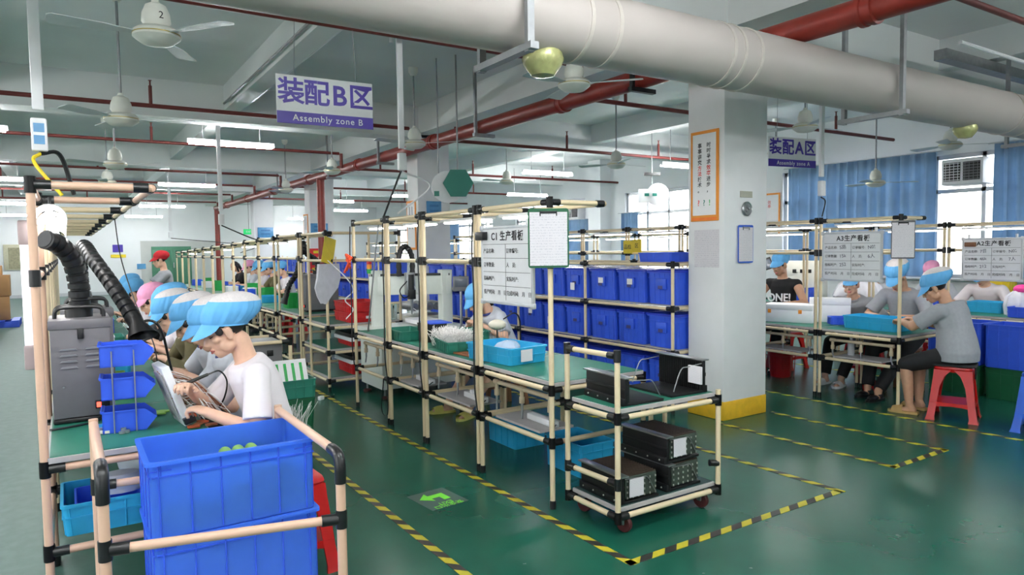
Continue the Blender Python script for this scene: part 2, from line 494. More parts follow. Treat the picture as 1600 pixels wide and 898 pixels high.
COLY = [(4.02, 4.43), (10.12, 10.52), (15.9, 16.3), (21.5, 21.9)]
COLS = []
for i, (y0, y1) in enumerate(COLY):
    c = struct('column', MB().box(sum(COLX)/2, (y0+y1)/2, ZB/2+.03, COLX[1]-COLX[0], y1-y0, ZB+.06, .012), M['col'])
    b = MB(); t = .004; cx, cy = sum(COLX)/2, (y0+y1)/2
    b.box(cx, cy, .085, COLX[1]-COLX[0]+2*t, y1-y0+2*t, .17, .01)
    struct('column_base', b, M['yellow'], c)
    COLS.append(c)
struct('column', MB().box(11.85, 14.1, ZC/2, .4, .5, ZC-.01), M['wall'], smooth=False)

# windows
def window(i, x, y0, y1, z0, z1, nm, zt, side):
    f = MB(); w = .06
    f.box(x, (y0+y1)/2, z0+w/2, .1, y1-y0, w); f.box(x, (y0+y1)/2, z1-w/2, .1, y1-y0, w)
    for k in range(nm+1):
        y = y0 + w/2 + (y1-y0-w)*k/nm
        f.box(x, y, (z0+z1)/2, .1, w, z1-z0)
    f.box(x, (y0+y1)/2, zt, .1, y1-y0, w)
    o = struct('window_%d' % i, f, M['alu'], smooth=False)
    struct('pane', MB().box(x, (y0+y1)/2, (z0+z1)/2, .008, y1-y0, z1-z0), M['glass'], o, smooth=False)
    struct('window_sill', MB().box(x-side*.14, (y0+y1)/2, z0-.015, .26, y1-y0+.1, .03), M['alu'], o, smooth=False)
    return o
n = 1
for (y0, y1, z0, z1), nm in zip(RW, (8, 4, 4, 4, 4)):
    window(n, XR+.12, y0, y1, z0, z1, nm, 2.35, 1); n += 1
for (y0, y1, z0, z1) in LW:
    window(n, XL-.12, y0, y1, z0, z1, 4, 2.35, -1); n += 1
# back door and the bare plaster round it
dx0, dx1, dz = at(236, 386, 'y', YB).x, at(298, 386, 'y', YB).x, at(265, 385, 'y', YB-.02).z
d = MB().box((dx0+dx1)/2, YB-.02, dz/2, dx1-dx0, .06, dz)
door = struct('door_1', d, M['doorgreen'], smooth=False)
struct('door_leaf', MB().box((dx0+dx1)/2-.36, YB-.06, dz/2-.05, .66, .03, dz-.16, .01).box((dx0+dx1)/2+.36, YB-.06, dz/2-.05, .66, .03, dz-.16, .01), mat('green door leaf', S(62, 118, 92), .45), door)
struct('door_handle', MB().cyl(((dx0+dx1)/2+.06, YB-.1, .95), ((dx0+dx1)/2+.06, YB-.1, 1.15), .015), M['steel'], door)
a_, b_ = at(219, 377, 'y', YB), at(340, 377, 'y', YB)
struct('trim_1', MB().box((a_.x+b_.x)/2, YB-.004, (dz+.22)/2, b_.x-a_.x, .01, dz+.22), M['patch'], smooth=False)
for k, (x, w) in enumerate((((XL+dx0)/2, dx0-XL), ((XR+dx1)/2, XR-dx1))):
    struct('baseboard_back', MB().box(x, YB-.01, .06, w, .02, .12), M['alu'], smooth=False)

# floor hazard tape, each strip straight along its own length
def strip(x0, y0, x1, y1, label, w=.048):
    L = math.hypot(x1-x0, y1-y0)
    return solo('hazard_tape', MB().box(0, L/2, .0012, w, L, .0024), M['tape'], label, 'floor tape', 'yellow and black floor tape', (x0, y0, 0), -math.atan2(x1-x0, y1-y0), smooth=False)
strip(1.525, 1.6, 1.5, 9.6, 'long yellow black floor tape beside the blue crate cart and left bench')
strip(2.24, 2.43, 2.26, 9.4, 'long yellow black floor tape along the legs of the middle workbench')
strip(2.22, 2.455, 3.97, 2.455, 'yellow black floor tape crossing in front of the parts trolley')
strip(3.97, 2.43, 3.95, 6.4, 'yellow black floor tape running back from the trolley tape corner to the tote rack')
strip(4.70, 2.5, 4.68, 4.0, 'yellow black floor tape leading to the corner of the white column')
strip(4.68, 2.515, 5.41, 2.515, 'short yellow black floor tape closing the empty bay beside the column')
strip(5.39, 2.5, 5.37, 4.0, 'yellow black floor tape on the stool side of the empty bay by the column')
strip(6.12, 2.3, 6.1, 6.6, 'yellow black floor tape under the legs of the red stool bench')
strip(7.85, 3.0, 7.8, 6.5, 'thin yellow black floor tape behind the workers of the red stool bench')
strip(-1.9, 3.0, -1.9, 20, 'faint yellow floor tape in the worn grey aisle by the cardboard boxes', .05)
# exit arrow marker on the floor
ft = thing('floor_exit_marker', 'dark floor sticker with glowing green arrow in the middle aisle', 'floor sign', (1.86, 3.77, 0), rad(186))
MB().box(0, 0, .001, .26, .3, .002).build('plate', mat('dark marker film', S(64, 92, 84), .5), ft, smooth=False)
arr = [(-.07, .09), (-.07, -.02), (.03, -.02), (.03, -.065), (.1, .005), (.03, .075), (.03, .03), (-.025, .03), (-.025, .09)]
MB().prism([(x, y-.05) for x, y in arr], .002, .003).build('arrow', mat('lime marking', S(130, 240, 60), .5), ft, smooth=False)
text('lettering', '安全出口\nEXIT', .05, mat('lime marking', S(130, 240, 60), .5), ft, face_mtx((0, .105, .0025), (1, 0, 0), (0, 1, 0)), line=.8)

# ================================================================== overhead services
# big air duct along X
DY, DZ, DR = 3.12, 2.76, .2
dt = thing('air_duct', 'large cream painted round air duct hanging across the hall below the ceiling', 'duct', (0, DY, DZ))
MB().cyl((-2.5, 0, 0), (9.8, 0, 0), DR, n=40).build('pipe_body', M['duct'], dt)
for x in (2.42, 2.62, 3.56, 3.66, 3.82, 7.62, 7.9):
    MB().lathe([(DR, -.012), (DR+.005, -.012), (DR+.007, 0), (DR+.005, .012), (DR, .012)], (x, 0, 0), 40, (1, 0, 0)).build('seam_band', mat('duct band', S(196, 188, 180), .45), dt)
for i, x in enumerate((1.98, 5.42, 8.35)):
    h = thing('duct_hanger', ('angle iron duct hanger near the violet sign', 'angle iron duct hanger between the white column and the curtain', 'angle iron duct hanger close to the window air conditioner')[i], 'bracket', (x, DY, DZ), 0, 'duct hangers')
    for s in (-1, 1):
        MB().box(0, s*(DR+.035), (ZC-DZ)/2-.13, .04, .03, ZC-DZ+.26-.0).build('hanger_rod', M['galv'], h, smooth=False)
    MB().box(0, 0, -DR-.035, .05, 2*DR+.16, .035).build('cross_bar', M['galv'], h, smooth=False)
for i, (x, r) in enumerate(((at(848, 80, 'y', DY).x, .115), (at(1508, 205, 'y', DY).x, .1))):
    MB().lathe([(.0, -r*.95), (r*.55, -r*.85), (r*.9, -r*.4), (r, -.01), (r*.9, .03)], (x, 0, -DR), 20).build('wrapped_outlet', M['foil'], dt)
# big red fire main along Y
FX, FZ, FR = 4.5, 3.06, .09
fm = thing('fire_main', 'thick red fire water main running the length of the hall', 'pipe', (FX, 0, FZ))
MB().cyl((0, 1.1, 0), (0, 26.0, 0), FR, n=24).build('pipe_body', M['red'], fm)
for y in (2.62, 5.95, 9.0, 12.0, 15.0, 18.0, 21.0, 24.0):
    MB().lathe([(FR, -.06), (FR+.018, -.055), (FR+.018, -.02), (FR+.008, -.015), (FR+.008, .015), (FR+.018, .02), (FR+.018, .055), (FR, .06)], (0, y, 0), 24, (0, 1, 0)).build('coupling', M['red'], fm)
MB().cyl((0, 25.9, 0), (0, 25.9, -FZ), FR*.95, n=20).build('riser', M['red'], fm)
y0 = at(502, 330, 'x', FX).y
MB().cyl((0, y0, 0), (0, y0, -FZ), FR*.9, n=20).build('riser', M['red'], fm)
for i, y in enumerate((4.75, 7.6, 10.8, 13.4, 17.2)):
    b = MB().box(-.12, y, .29, .03, .04, .83).box(0, y, -.11, .3, .05, .04)
    b.build('pipe_bracket', M['blackm'] if y < 6 else M['galv'], fm, smooth=False)
# thin sprinkler lines along X
lines = [(5.5, 3.33, -6, FX), (9.5, 3.31, -6, FX), (12.6, 3.32, -6, FX), (16.9, 3.32, -6, FX), (19.6, 3.3, -6, FX), (22.6, 3.28, -6, FX), (25.0, 3.2, -6, FX),
         (2.55, 3.3, FX, 11.6), (6.2, 3.2, FX, 11.4), (9.3, 3.15, FX, 11.5), (13.0, 3.1, FX, 11.5), (17.2, 3.1, FX, 11.5), (20.6, 3.05, FX, 11.5)]
for i, (y, z, xa, xb) in enumerate(lines):
    west = xb == FX; xa, xb = (xa, FX-.16) if west else (FX+.16, xb)
    t = thing('sprinkler_pipe', '%s thin sprinkler pipe going back, on the %s side of the red main' % (ORD[i if west else i-7], 'violet sign' if west else 'curtain'), 'pipe', ((xa+xb)/2, y, z), 0, 'thin sprinkler pipes')
    MB().cyl((xa-(xa+xb)/2, 0, 0), (xb-(xa+xb)/2, 0, 0), .026, n=10).build('pipe_body', M['redthin'], t)
    MB().cyl(((FX-(xa+xb)/2)-(.12 if west else -.12), 0, .0), ((FX-(xa+xb)/2)-(.12 if west else -.12), 0, FZ-z), .03, n=10).build('riser', M['redthin'], t)
    for k in range(int(abs(xb-xa)/2.1)):
        xx = xa+.35+2.1*k+.3*(i % 3)
        if xx > xb-.2: continue
        MB().cyl((xx-(xa+xb)/2, 0, 0), (xx-(xa+xb)/2, 0, .24), .02, n=8).cyl((xx-(xa+xb)/2, 0, .24), (xx-(xa+xb)/2, 0, .3), .01, n=8).cyl((xx-(xa+xb)/2, 0, .3), (xx-(xa+xb)/2, 0, .305), .022, n=10).build('sprinkler_head', M['redthin'], t)
# white conduits on the ceiling
def conduit(pts, r, label, m='white'):
    return solo('conduit', MB().tube(pts, r, 8), M[m], label, 'conduit', 'ceiling conduits')
conduit([(2.13, 1.5, 3.48), (2.13, 9.9, 3.48)], .018, 'white conduit fixed along the narrow ceiling beam')
conduit([(1.86, 3.0, 3.5), (1.86, 9.9, 3.5)], .014, 'grey conduit fixed beside the narrow ceiling beam', 'galv')
conduit([(-2, 5.0, 3.42), (2.3, 5.0, 3.42), (2.42, 5.62, 3.42), (2.42, 5.62, 3.3)], .014, 'white bent conduit crossing to the socket drop by the violet sign')
conduit([at(905, 700/2.99, 'y', 10.105), at(800, 236, 'y', 10.105)], .012, 'thin cream conduit on the beam behind the column')
conduit([(5.5, 5.2, 3.7), (11.9, 5.2, 3.7)], .02, 'grey conduit crossing above the curtain side benches', 'galv')
conduit([(6.0, 2.75, 3.1), (9.5, 2.75, 3.08), (10.6, 2.85, 2.95), (11.9, 2.9, 2.95)], .016, 'white cable conduit running behind the big duct')
o = solo('cable_tray', MB().box(0, 0, 0, 4.5, .12, .1), M['galv'], 'grey steel cable tray below the ceiling above the curtain side', 'cable tray', None, (9.6, 3.55, 3.38), smooth=False)

# ceiling fluorescent fixtures: white batten, two tubes, hung on two wires
def batten(label, x, y, z, rz=0.0):
    t = thing('ceiling_light', label, 'light', (x, y, z), rz, 'ceiling tube lights')
    MB().box(0, 0, .045, 1.22, .045, .04, .008).prism([(-.61, -.02), (.61, -.02), (.61, .02), (-.61, .02)], .0, .03).build('batten', M['white'], t, smooth=False)
    for s in (-1, 1):
        MB().cyl((-.58, s*.045, .0), (.58, s*.045, 0), .016, n=12).build('tube', M['glow'], t)
        MB().cyl((s*.4, 0, .06), (s*.4, 0, ZC-z), .006, n=6).build('hanger_wire', M['galv'], t)
    return t
LP = [((293, 222), (427, 230), 10.96), ((240, 290), (328, 294), 17.5), ((205, 322), (278, 326), 22.4), ((190, 341), (247, 344), 28.0), ((527, 328), (581, 330), 22.4), ((660, 491/1.0*.5+98), (700, 345), 25.0), ((799, 307), (845, 310), 14.6)]
first = None
def add_light(label, x, y, z):
    global first
    if first is None:
        first = batten(label, x, y, z)
        return first
    r = dup(first, (x, y, z), 0, label)
    return r
YS = [10.96, 17.5, 22.4, 28.0]
ZS = [3.11, 3.06, 2.86, 2.82]
XS = {-1.15: 'in the row over the worn aisle', 2.15: 'in the row left of the red main', 8.2: 'in the row near the windows'}
for xx, where in XS.items():
    for k, (y, z) in enumerate(zip(YS, ZS)):
        X = xx + (0.28 if (xx == 2.15 and k) else 0)
        if xx == 8.2: y += .4
        add_light('ceiling light %s, %s one going back' % (where, ORD[k]), X, y, min(z, 3.0) if xx > 3 else z)
for k, (x, y, z) in enumerate(((2.15, 1.4, 3.3), (-3.8, 9.0, 3.2), (9.9, 14.6, 2.85), (9.2, 8.6, 2.9), (6.4, 19.2, 2.9), (0.1, 0.9, 3.2), (7.6, 0.2, 3.2), (-2.4, 1.4, 2.95), (-2.5, 4.2, 2.95), (-2.7, 7.2, 2.95), (4.4, -1.0, 3.0), (0.2, -2.4, 3.0))):  # near and left-side lamps here are out of view, added for extra light
    add_light('twin tube ceiling light %s' % ('added out of view over the near end of the hall', 'added out of view further along the left windows', 'seen above the clipboard near the far window', 'above the bench row by the blue curtain', 'beyond the third column', 'added out of view over the crate cart', 'added out of view over the open floor by the stools', 'added out of view over the near stretch of the left aisle', 'added out of view over the middle stretch of the left aisle', 'added out of view over the far stretch of the left aisle', 'added out of view by the front wall on the column side', 'added out of view by the front wall behind the cart')[k], x, y, z)

# ceiling fans at rest
def fan_proto(label, loc, rod):
    t = thing('ceiling_fan', label, 'fan', loc, 0, 'white ceiling fans')
    MB().cyl((0, 0, .2), (0, 0, rod-.08), .011, n=10).build('down_rod', M['galv'], t)
    MB().lathe([(.03, rod-.1), (.06, rod-.05), (.062, rod)], n=16).build('ceiling_canopy', M['cream'], t)
    MB().lathe([(.02, .05), (.06, .05), (.085, .09), (.08, .14), (.06, .19), (.025, .21), (.02, .23)], n=24).build('upper_cover', M['cream'], t)
    hub = MB().lathe([(.03, .055), (.11, .05), (.135, .03), (.138, -.005), (.12, -.02), (.09, -.042), (.04, -.052), (.001, -.054)], n=28).build('motor_housing', M['cream'], t)
    MB().lathe([(.1385, .008), (.1395, .008), (.1395, .014), (.1385, .014)], n=28).build('trim_ring', mat('brass trim', S(190, 170, 100), .3, metal=.8), hub)
    for k in range(3):
        a = 2*PI*k/3+1.15; R = Matrix.Rotation(a, 4, 'Z') @ Matrix.Rotation(rad(9), 4, 'X')
        b = MB().prism([(.11, -.022), (.2, -.03), (.3, -.065), (.56, -.075), (.58, -.04), (.58, .04), (.56, .06), (.3, .05), (.2, .03), (.11, .022)], .012, .017, R)
        b.build('blade', mat('pale fan blade', S(206, 212, 212), .4, var=.03), t)
    return t
FANS = [(245, 58, 4.9, 'y', 'ceiling fan in front of the first sprinkler pipe, over the left bench'), (190, 188, 6.9, 'y', 'ceiling fan over the left bench, next behind the fan numbered 2'),
        (180, 258, 10.2, 'y', 'third ceiling fan going back over the left bench'), (168, 286, 13.5, 'y', 'small far ceiling fan over the left bench, behind three others'),
        (648, 226, 8.0, 'y', 'ceiling fan just in front of the second column'), (519, 268, 11.4, 'y', 'ceiling fan hanging under the red main halfway back'),
        (447, 297, 14.4, 'y', 'small ceiling fan beside the red main far back'), (897, 134, 4.75, 'y', 'large ceiling fan under the wrapped duct outlet'),
        (963, 258, 7.9, 'y', 'ceiling fan between the green hexagon sign and the white column'), (792, 284, 11.5, 'y', 'ceiling fan right of the green hexagon sign'),
        (1258, 200, 5.0, 'y', 'ceiling fan above the assembly zone A sign'), (1368, 287, 5.9, 'y', 'ceiling fan in front of the long blue curtain'),
        (1485, 228, 4.6, 'y', 'ceiling fan close to the window air conditioner'), (1212, 240, 8.0, 'y', 'ceiling fan behind the assembly zone A sign')]
fp = None
for u, v, d, ax, lab in FANS:
    p = at(u, v, ax, d)
    if fp is None:
        fp = fan_proto(lab, p, ZC-p.z)
        text('lettering', '2', .06, M['print_'], fp.children[2], face_mtx((.02, -.083, .115), (1, .22, 0), (0, 0, 1)))
    else:
        r = fan_proto(lab, p, ZC-p.z)
        r.rotation_euler.z = random.uniform(0, 2)

# hanging zone signs
def zone_sign(label, c, w, h, letter, rz, hang=ZC):
    t = thing('hanging_sign', label, 'sign', c, rz, 'hanging zone signs')
    MB().box(0, 0, 0, w, .012, h, .003).build('panel', M['white'], t, smooth=False)
    MB().box(0, -.0065, -h/2+h*.125, w, .001, h*.25).build('violet_band', M['purple'], t, smooth=False)
    for dx, s in ((-.355, '装'), (-.095, '配'), (.14, letter), (.37, '区')):
        text('lettering', s, h*.56 if s != letter else h*.58, M['purple'], t, face_mtx((dx*w, -.0075, h*.14), (1, 0, 0), (0, 0, 1)), bold=.0045)
    text('lettering', 'Assembly zone '+letter, h*.19, M['white'], t, face_mtx((.02*w, -.008, -h*.375), (1, 0, 0), (0, 0, 1)), bold=.0006, space=1.15)
    for s in (-1, 1):
        MB().cyl((s*w*.32, 0, h/2), (s*w*.3, 0, hang-c[2]), .0025, n=6).build('hanging_wire', M['galv'], t)
    return t
a, b = at(431, 115, 'y', 5.5), at(582, 203, 'y', 5.5)
a2, b2 = at(433, 191, 'y', 5.5), at(580, 131, 'y', 5.5)
zone_sign('white and violet sign hanging over the middle bench, assembly zone B', ((a.x+b.x)/2, 5.5, (a.z+b.z+a2.z+b2.z)/4), b.x-a.x, ((a.z-a2.z)+(b2.z-b.z))/2, 'B', rad(-2), 3.304)
a, b = at(1206, 208, 'y', 5.2), at(1268, 266, 'y', 5.2); a2, b2 = at(1206, 256, 'y', 5.2), at(1268, 222, 'y', 5.2)
zone_sign('smaller white and violet hanging sign beside the column, assembly zone A', ((a.x+b.x)/2, 5.2, (a.z+b.z+a2.z+b2.z)/4), b.x-a.x, ((a.z-a2.z)+(b2.z-b.z))/2, 'A', rad(-8))

# power drops: white trunking with a socket box and cables to the benches
def power_drop(label, u, d, v_bot, cables, w=.045, sockets=0):
    p = at(u, v_bot, 'y', d)
    t = thing('power_drop', label, 'power drop', (p.x, p.y, p.z), 0, 'white power drops')
    MB().box(0, 0, (ZC-p.z)/2+.1, w, .03, ZC-p.z-.2, .004).build('trunking', M['white'], t)
    b = MB().box(0, -.005, .085, w*1.4, .05, .15, .008).build('socket_box', M['white'], t)
    for k in range(sockets):
        MB().box(0, -.031, .115-.055*k, .042, .003, .04).build('outlet', M['plaque'], b, smooth=False)
    for i, (pts, m, r) in enumerate(cables):
        q = [Vector((0, 0, 0))]+[Vector(x)-p for x in pts]
        MB().tube(bez(q, 8), r, 6).build('cable', M[m], t)
    return t
power_drop('white ceiling power drop with two blue sockets over the left bench', 63, 3.9, 240, [([(-.1, 3.85, 1.95), (.0, 3.8, 1.8)], 'yellowp', .008), ([(.0, 3.95, 2.0), (.05, 4.0, 1.82)], 'blackp', .01)], .045, 2)
power_drop('tall white power drop beside the violet zone B sign', 628, 5.65, 268, [([(2.55, 5.8, 2.2), (2.36, 5.75, 1.8)], 'blackp', .009), ([(2.8, 5.7, 2.1), (2.5, 5.75, 1.85)], 'white', .008)], .05)
power_drop('white power drop in front of the long blue curtain', 1283, 4.13, 308, [([(6.4, 4.15, 1.95), (6.32, 4.13, 1.8)], 'blackp', .007)], .05)
power_drop('thin white power drop beside the green back door', 267, 21.0, 372, [([(4.6, 21.2, 1.7), (4.3, 21.3, 1.5)], 'blackp', .01)], .08)
power_drop('white power drop over the far middle benches', 346, 10.5, 352, [([(2.2, 10.4, 1.75), (2.36, 10.5, 1.7)], 'blackp', .01)], .055)

# green hexagon sign and round sign, each on a pole from the ceiling
p = at(716, 286, 'y', 7.2)
hx = thing('hexagon_sign', 'dark green hexagonal board hanging beside the second column', 'sign', p, rad(-20))
MB().prism([(.18*cos(PI*k/3), .18*sin(PI*k/3)) for k in range(6)], -.012, .012, Matrix.Rotation(PI/2, 4, 'X')).build('board', M['tealp'], hx, smooth=False)
MB().cyl((0, .03, .1), (0, .03, ZC-p.z), .01).build('hanging_rod', M['galv'], hx)
p2 = at(699, 292, 'y', 7.4)
rs = thing('round_sign', 'white round board half hidden behind the green hexagon', 'sign', p2, rad(-20))
MB().lathe([(.19, -.01), (.19, .01)], n=32, ax=(0, 1, 0)).build('board', M['white'], rs)
MB().box(-.13, -.013, -.08, .06, .004, .06).build('print', M['tealp'], rs, smooth=False)
MB().cyl((-.1, .03, .1), (-.1, .03, ZC-p2.z), .008).build('hanging_rod', M['galv'], rs)
p3 = at(1028, 304, 'y', 8.9)
rs = thing('round_sign', 'white round board with two green marks hanging before the far window', 'sign', p3, rad(-30))
MB().lathe([(.2, -.01), (.2, .01)], n=32, ax=(0, 1, 0)).box(-.2, 0, -.02, .3, .02, .24).build('board', M['white'], rs, smooth=False)
for k in (0, 1):
    MB().box(-.2+.14*k, -.013, 0, .08, .004, .05).build('print', M['tealp'], rs, smooth=False)
MB().cyl((-.1, .03, .1), (-.1, .03, ZC-p3.z), .008).build('hanging_rod', M['galv'], rs)
MB().box(-.1, 0, .36, .28, .06, .05).build('junction_box', M['blackp'], rs)
# ================================================================== pipe frames
PR = .0155
def sleeve(a, b, m='joint', L=.055):
    """black connector sleeve on the end a of the pipe a-b, with the collar that grips the crossing pipe"""
    a, b = Vector(a), Vector(b); d = (b-a).normalized()
    mb = MB().cyl(a+d*.012, a+d*(L+.012), PR*1.28, n=12)
    return mb
def rail(root, a, b, mk, ends=(1, 1), up=(1, 1), name='rail'):
    """pipe between a and b with connector sleeves; up: collar along z at that end"""
    r = MB().cyl(a, b, PR, n=12).build(name, M[mk], root, world=True)
    for k, (p, q) in enumerate(((a, b), (b, a))):
        if not ends[k]: continue
        mb = sleeve(p, q)
        p = Vector(p)
        if up[k]: mb.cyl(p-Vector((0, 0, .032)), p+Vector((0, 0, .032)), PR*1.28, n=12)
        mb.build('connector', M['joint'], r, world=True)
    return r
def post(root, x, y, z0, z1, mk, foot=True):
    p = MB().cyl((x, y, z0+(.035 if foot else 0)), (x, y, z1), PR, n=12).build('post', M[mk], root, world=True)
    if foot:
        MB().cyl((x, y, z0), (x, y, z0+.012), PR*1.2, n=12).cyl((x, y, z0+.012), (x, y, z0+.05), PR*1.28, n=12).build('foot', M['joint'], p, world=True)
    return p
def bench(label, X, Y0, Y1, depth=.66, mk='pipe', top=1.79, shelf=False, lamp=False, airpipe=False, front_end=False, group='pipe frame workbenches', tz=.745, arm=.41, back_end=True, table=True, low=.39, matm='mat_green'):
    """lean pipe workbench: tall posts at X, table reaching to X+depth (workers' side), lamp rail over it"""
    t = thing('workbench', label, 'workbench', (X+depth/2, (Y0+Y1)/2, 0), 0, group)
    X1 = X+depth
    for y in (Y0, Y1):
        post(t, X, y, 0, top, mk); post(t, X1, y, 0, tz-.03, mk)
        rail(t, (X, y, tz-.045), (X1, y, tz-.045), mk)
        rail(t, (X, y, low), (X1, y, low), mk)
        rail(t, (X, y, top), (X+arm, y, top), mk, name='cantilever_arm', ends=(1, 1), up=(1, 0))
    rail(t, (X, Y0, tz-.045), (X, Y1, tz-.045), mk)
    rail(t, (X1, Y0, tz-.045), (X1, Y1, tz-.045), mk)
    rail(t, (X, Y0, low), (X, Y1, low), mk)
    rail(t, (X, Y0, 1.44), (X, Y1, 1.44), mk)
    rail(t, (X, Y0, top), (X, Y1, top), mk)
    rail(t, (X+arm, Y0, top), (X+arm, Y1, top), mk, up=(0, 0))
    if table:
        b = MB().box((X+X1)/2, (Y0+Y1)/2, tz-.012, depth-.02, Y1-Y0+.03, .024, .003).build('table_board', M['board'], t, world=True, smooth=False)
        MB().box((X+X1)/2, (Y0+Y1)/2, tz+.001, depth-.035, Y1-Y0+.02, .003).build('green_mat', M[matm], b, world=True, smooth=False)
    if shelf:
        MB().box(X+.16, (Y0+Y1)/2+.02, low+.022, .26, Y1-Y0-.3, .014).build('shelf_board', M['board'], t, world=True, smooth=False)
    if lamp:
        yc = (Y0+Y1)/2
        h = MB().box(X+.16, yc, top-.045, .1, Y1-Y0-.14, .02, .004).build('lamp_housing', M['white'], t, world=True, smooth=False)
        MB().box(X+.16, yc, top-.06, .07, Y1-Y0-.2, .012, .003).build('lamp_diffuser', M['glowb'], h, world=True, smooth=False)
    if airpipe:
        z = tz-.11
        p = MB().cyl((X+.06, Y0+.08, z), (X+.06, Y1-.08, z), .0145, n=10)
        nz = []
        for k in range(3):
            y = Y0+.1+(Y1-Y0-.2)*k/2
            p.cyl((X+.06, y, z), (X+.06, y, z-.08), .0135, n=10)
            p.cyl((X+.06, y-.025, z), (X+.06, y+.025, z), .018, n=10).cyl((X+.06, y, z-.09), (X+.06, y, z-.05), .018, n=10)
            nz.append(MB()); nz[-1].cyl((X+.06, y, z-.08), (X+.06, y, z-.13), .009, n=8).cyl((X+.06, y, z-.13), (X+.04, y-.03, z-.18), .007, n=8)
        a = p.build('air_pipe', mat('tan air pipe', S(196, 178, 150), .5), t, world=True)
        for q in nz: q.build('air_tap', M['steel'], a, world=True)
    return t
# ---- middle line nearest the camera (whiteboard line)
CX = 2.345
CY = [3.235, 4.045, 4.095, 4.905, 4.955, 5.62, 5.67, 6.46]
BC = []
for k, w in enumerate(('near end of the middle line, holding the cyan tray', 'middle line behind the whiteboard, holding wire bundles', 'middle line carrying the teal trays', 'far section of the middle line beside the gantry robot')):
    BC.append(bench('cream pipe workbench with green top, '+w, CX, CY[2*k], CY[2*k+1], .72, lamp=True, airpipe=True, shelf=(k < 3)))
# ---- left bench line
LX = -.1
LY = [3.2, 4.03, 4.07, 4.9, 4.94, 5.77, 5.81, 6.64, 6.68, 7.5, 7.54, 8.4, 8.45, 9.3, 9.35, 10.2, 10.25, 11.1]
BL = []
for k in range(9):
    BL.append(bench(('peach pipe workbench with green top holding the grey fume extractor' if k == 0 else 'cream pipe workbench in the left row, %s one behind the fume extractor bench' % ORD[k-1]), LX, LY[2*k], LY[2*k+1], .62, 'pipepink' if k == 0 else 'pipe', top=1.795, shelf=False, low=.37))
# ---- right line with the seated men
AX = 6.29
AY = [3.34, 4.12, 4.17, 5.0, 5.05, 5.95, 6.0, 6.9, 6.95, 7.85, 7.9, 8.8, 8.85, 9.8, 9.9, 10.8, 10.9, 11.8]
BA = []
for k in range(9):
    BA.append(bench('cream pipe workbench on the curtain side, ' + ('end one with the cyan tray and clipboard' if k == 0 else 'with the foam boxes, beside the white column' if k == 1 else '%s one beyond the white column' % ORD[k-2]), AX, AY[2*k], AY[2*k+1], .74, lamp=True, airpipe=k < 2, shelf=k < 2, top=1.755, tz=.69 if k < 2 else .72, low=.4))
# ---- second right line under the windows
WX = 8.25
WY = [3.05, 3.85, 3.9, 4.7, 4.75, 5.6, 5.65, 6.6, 6.7, 7.7, 7.8, 8.8, 8.9, 9.9, 10, 11]
BW = []
for k in range(8):
    BW.append(bench('cream pipe workbench in the row next to the windows, %s from the near end' % ORD[k], WX, WY[2*k], WY[2*k+1], .74, lamp=True, top=1.72, tz=.73, low=.4))
# ---- middle line far part
MY = [9.45, 10.3, 10.35, 11.2, 11.25, 12.1, 12.15, 13.0, 13.1, 14.0, 14.1, 15.0, 15.1, 16.0, 16.1, 17.0, 17.1, 18.0, 18.1, 19.0]
BM = []
for k in range(10):
    BM.append(bench('cream pipe workbench in the distant middle line, %s beyond the red crate shelf' % ORD[k], 2.33, MY[2*k], MY[2*k+1], .72, top=1.7-.018*k, lamp=(k % 2 == 0), airpipe=k < 3, low=.42))
# a second far row between the middle line and the columns
for k in range(5):
    bench('cream pipe workbench far behind the gantry robot, %s towards the back wall' % ORD[k], 6.6, 12.3+1.0*k, 13.2+1.0*k, .7, top=1.7, lamp=True, low=.42)
# ---- red crate shelf unit
SY0, SY1, SX = 7.36, 8.3, 2.36
su = thing('shelf_unit', 'open pipe shelf unit carrying red crates between the benches', 'shelf', (SX+.4, (SY0+SY1)/2, 0))
for x in (SX, SX+.85):
    for y in (SY0, SY1):
        post(su, x, y, 0, 1.74, 'pipe')
post(su, SX, 8.0, 0, 1.74, 'pipe')
for z in (.11, .42, .69):
    for y in (SY0, SY1): rail(su, (SX, y, z), (SX+.85, y, z), 'pipe')
    for x in (SX, SX+.85): rail(su, (x, SY0, z), (x, SY1, z), 'pipe')
    b = MB().box(SX+.425, (SY0+SY1)/2, z+.028, .84, SY1-SY0, .02).build('shelf_board', M['board'], su, world=True, smooth=False)
    MB().box(SX+.425, (SY0+SY1)/2, z+.0395, .8, SY1-SY0-.03, .003).build('green_mat', M['mat_green'], b, world=True, smooth=False)
for z in (1.42, 1.72):
    rail(su, (SX, SY0, z), (SX, SY1, z), 'pipe'); rail(su, (SX, SY0, z), (SX+.85, SY0, z), 'pipe')
# low side bench behind it with the black hose extractor
eb = bench('cream pipe workbench with the black suction hose behind the red crate shelf', 2.36, 8.4, 9.35, .8, top=1.72, low=.16, tz=.76)

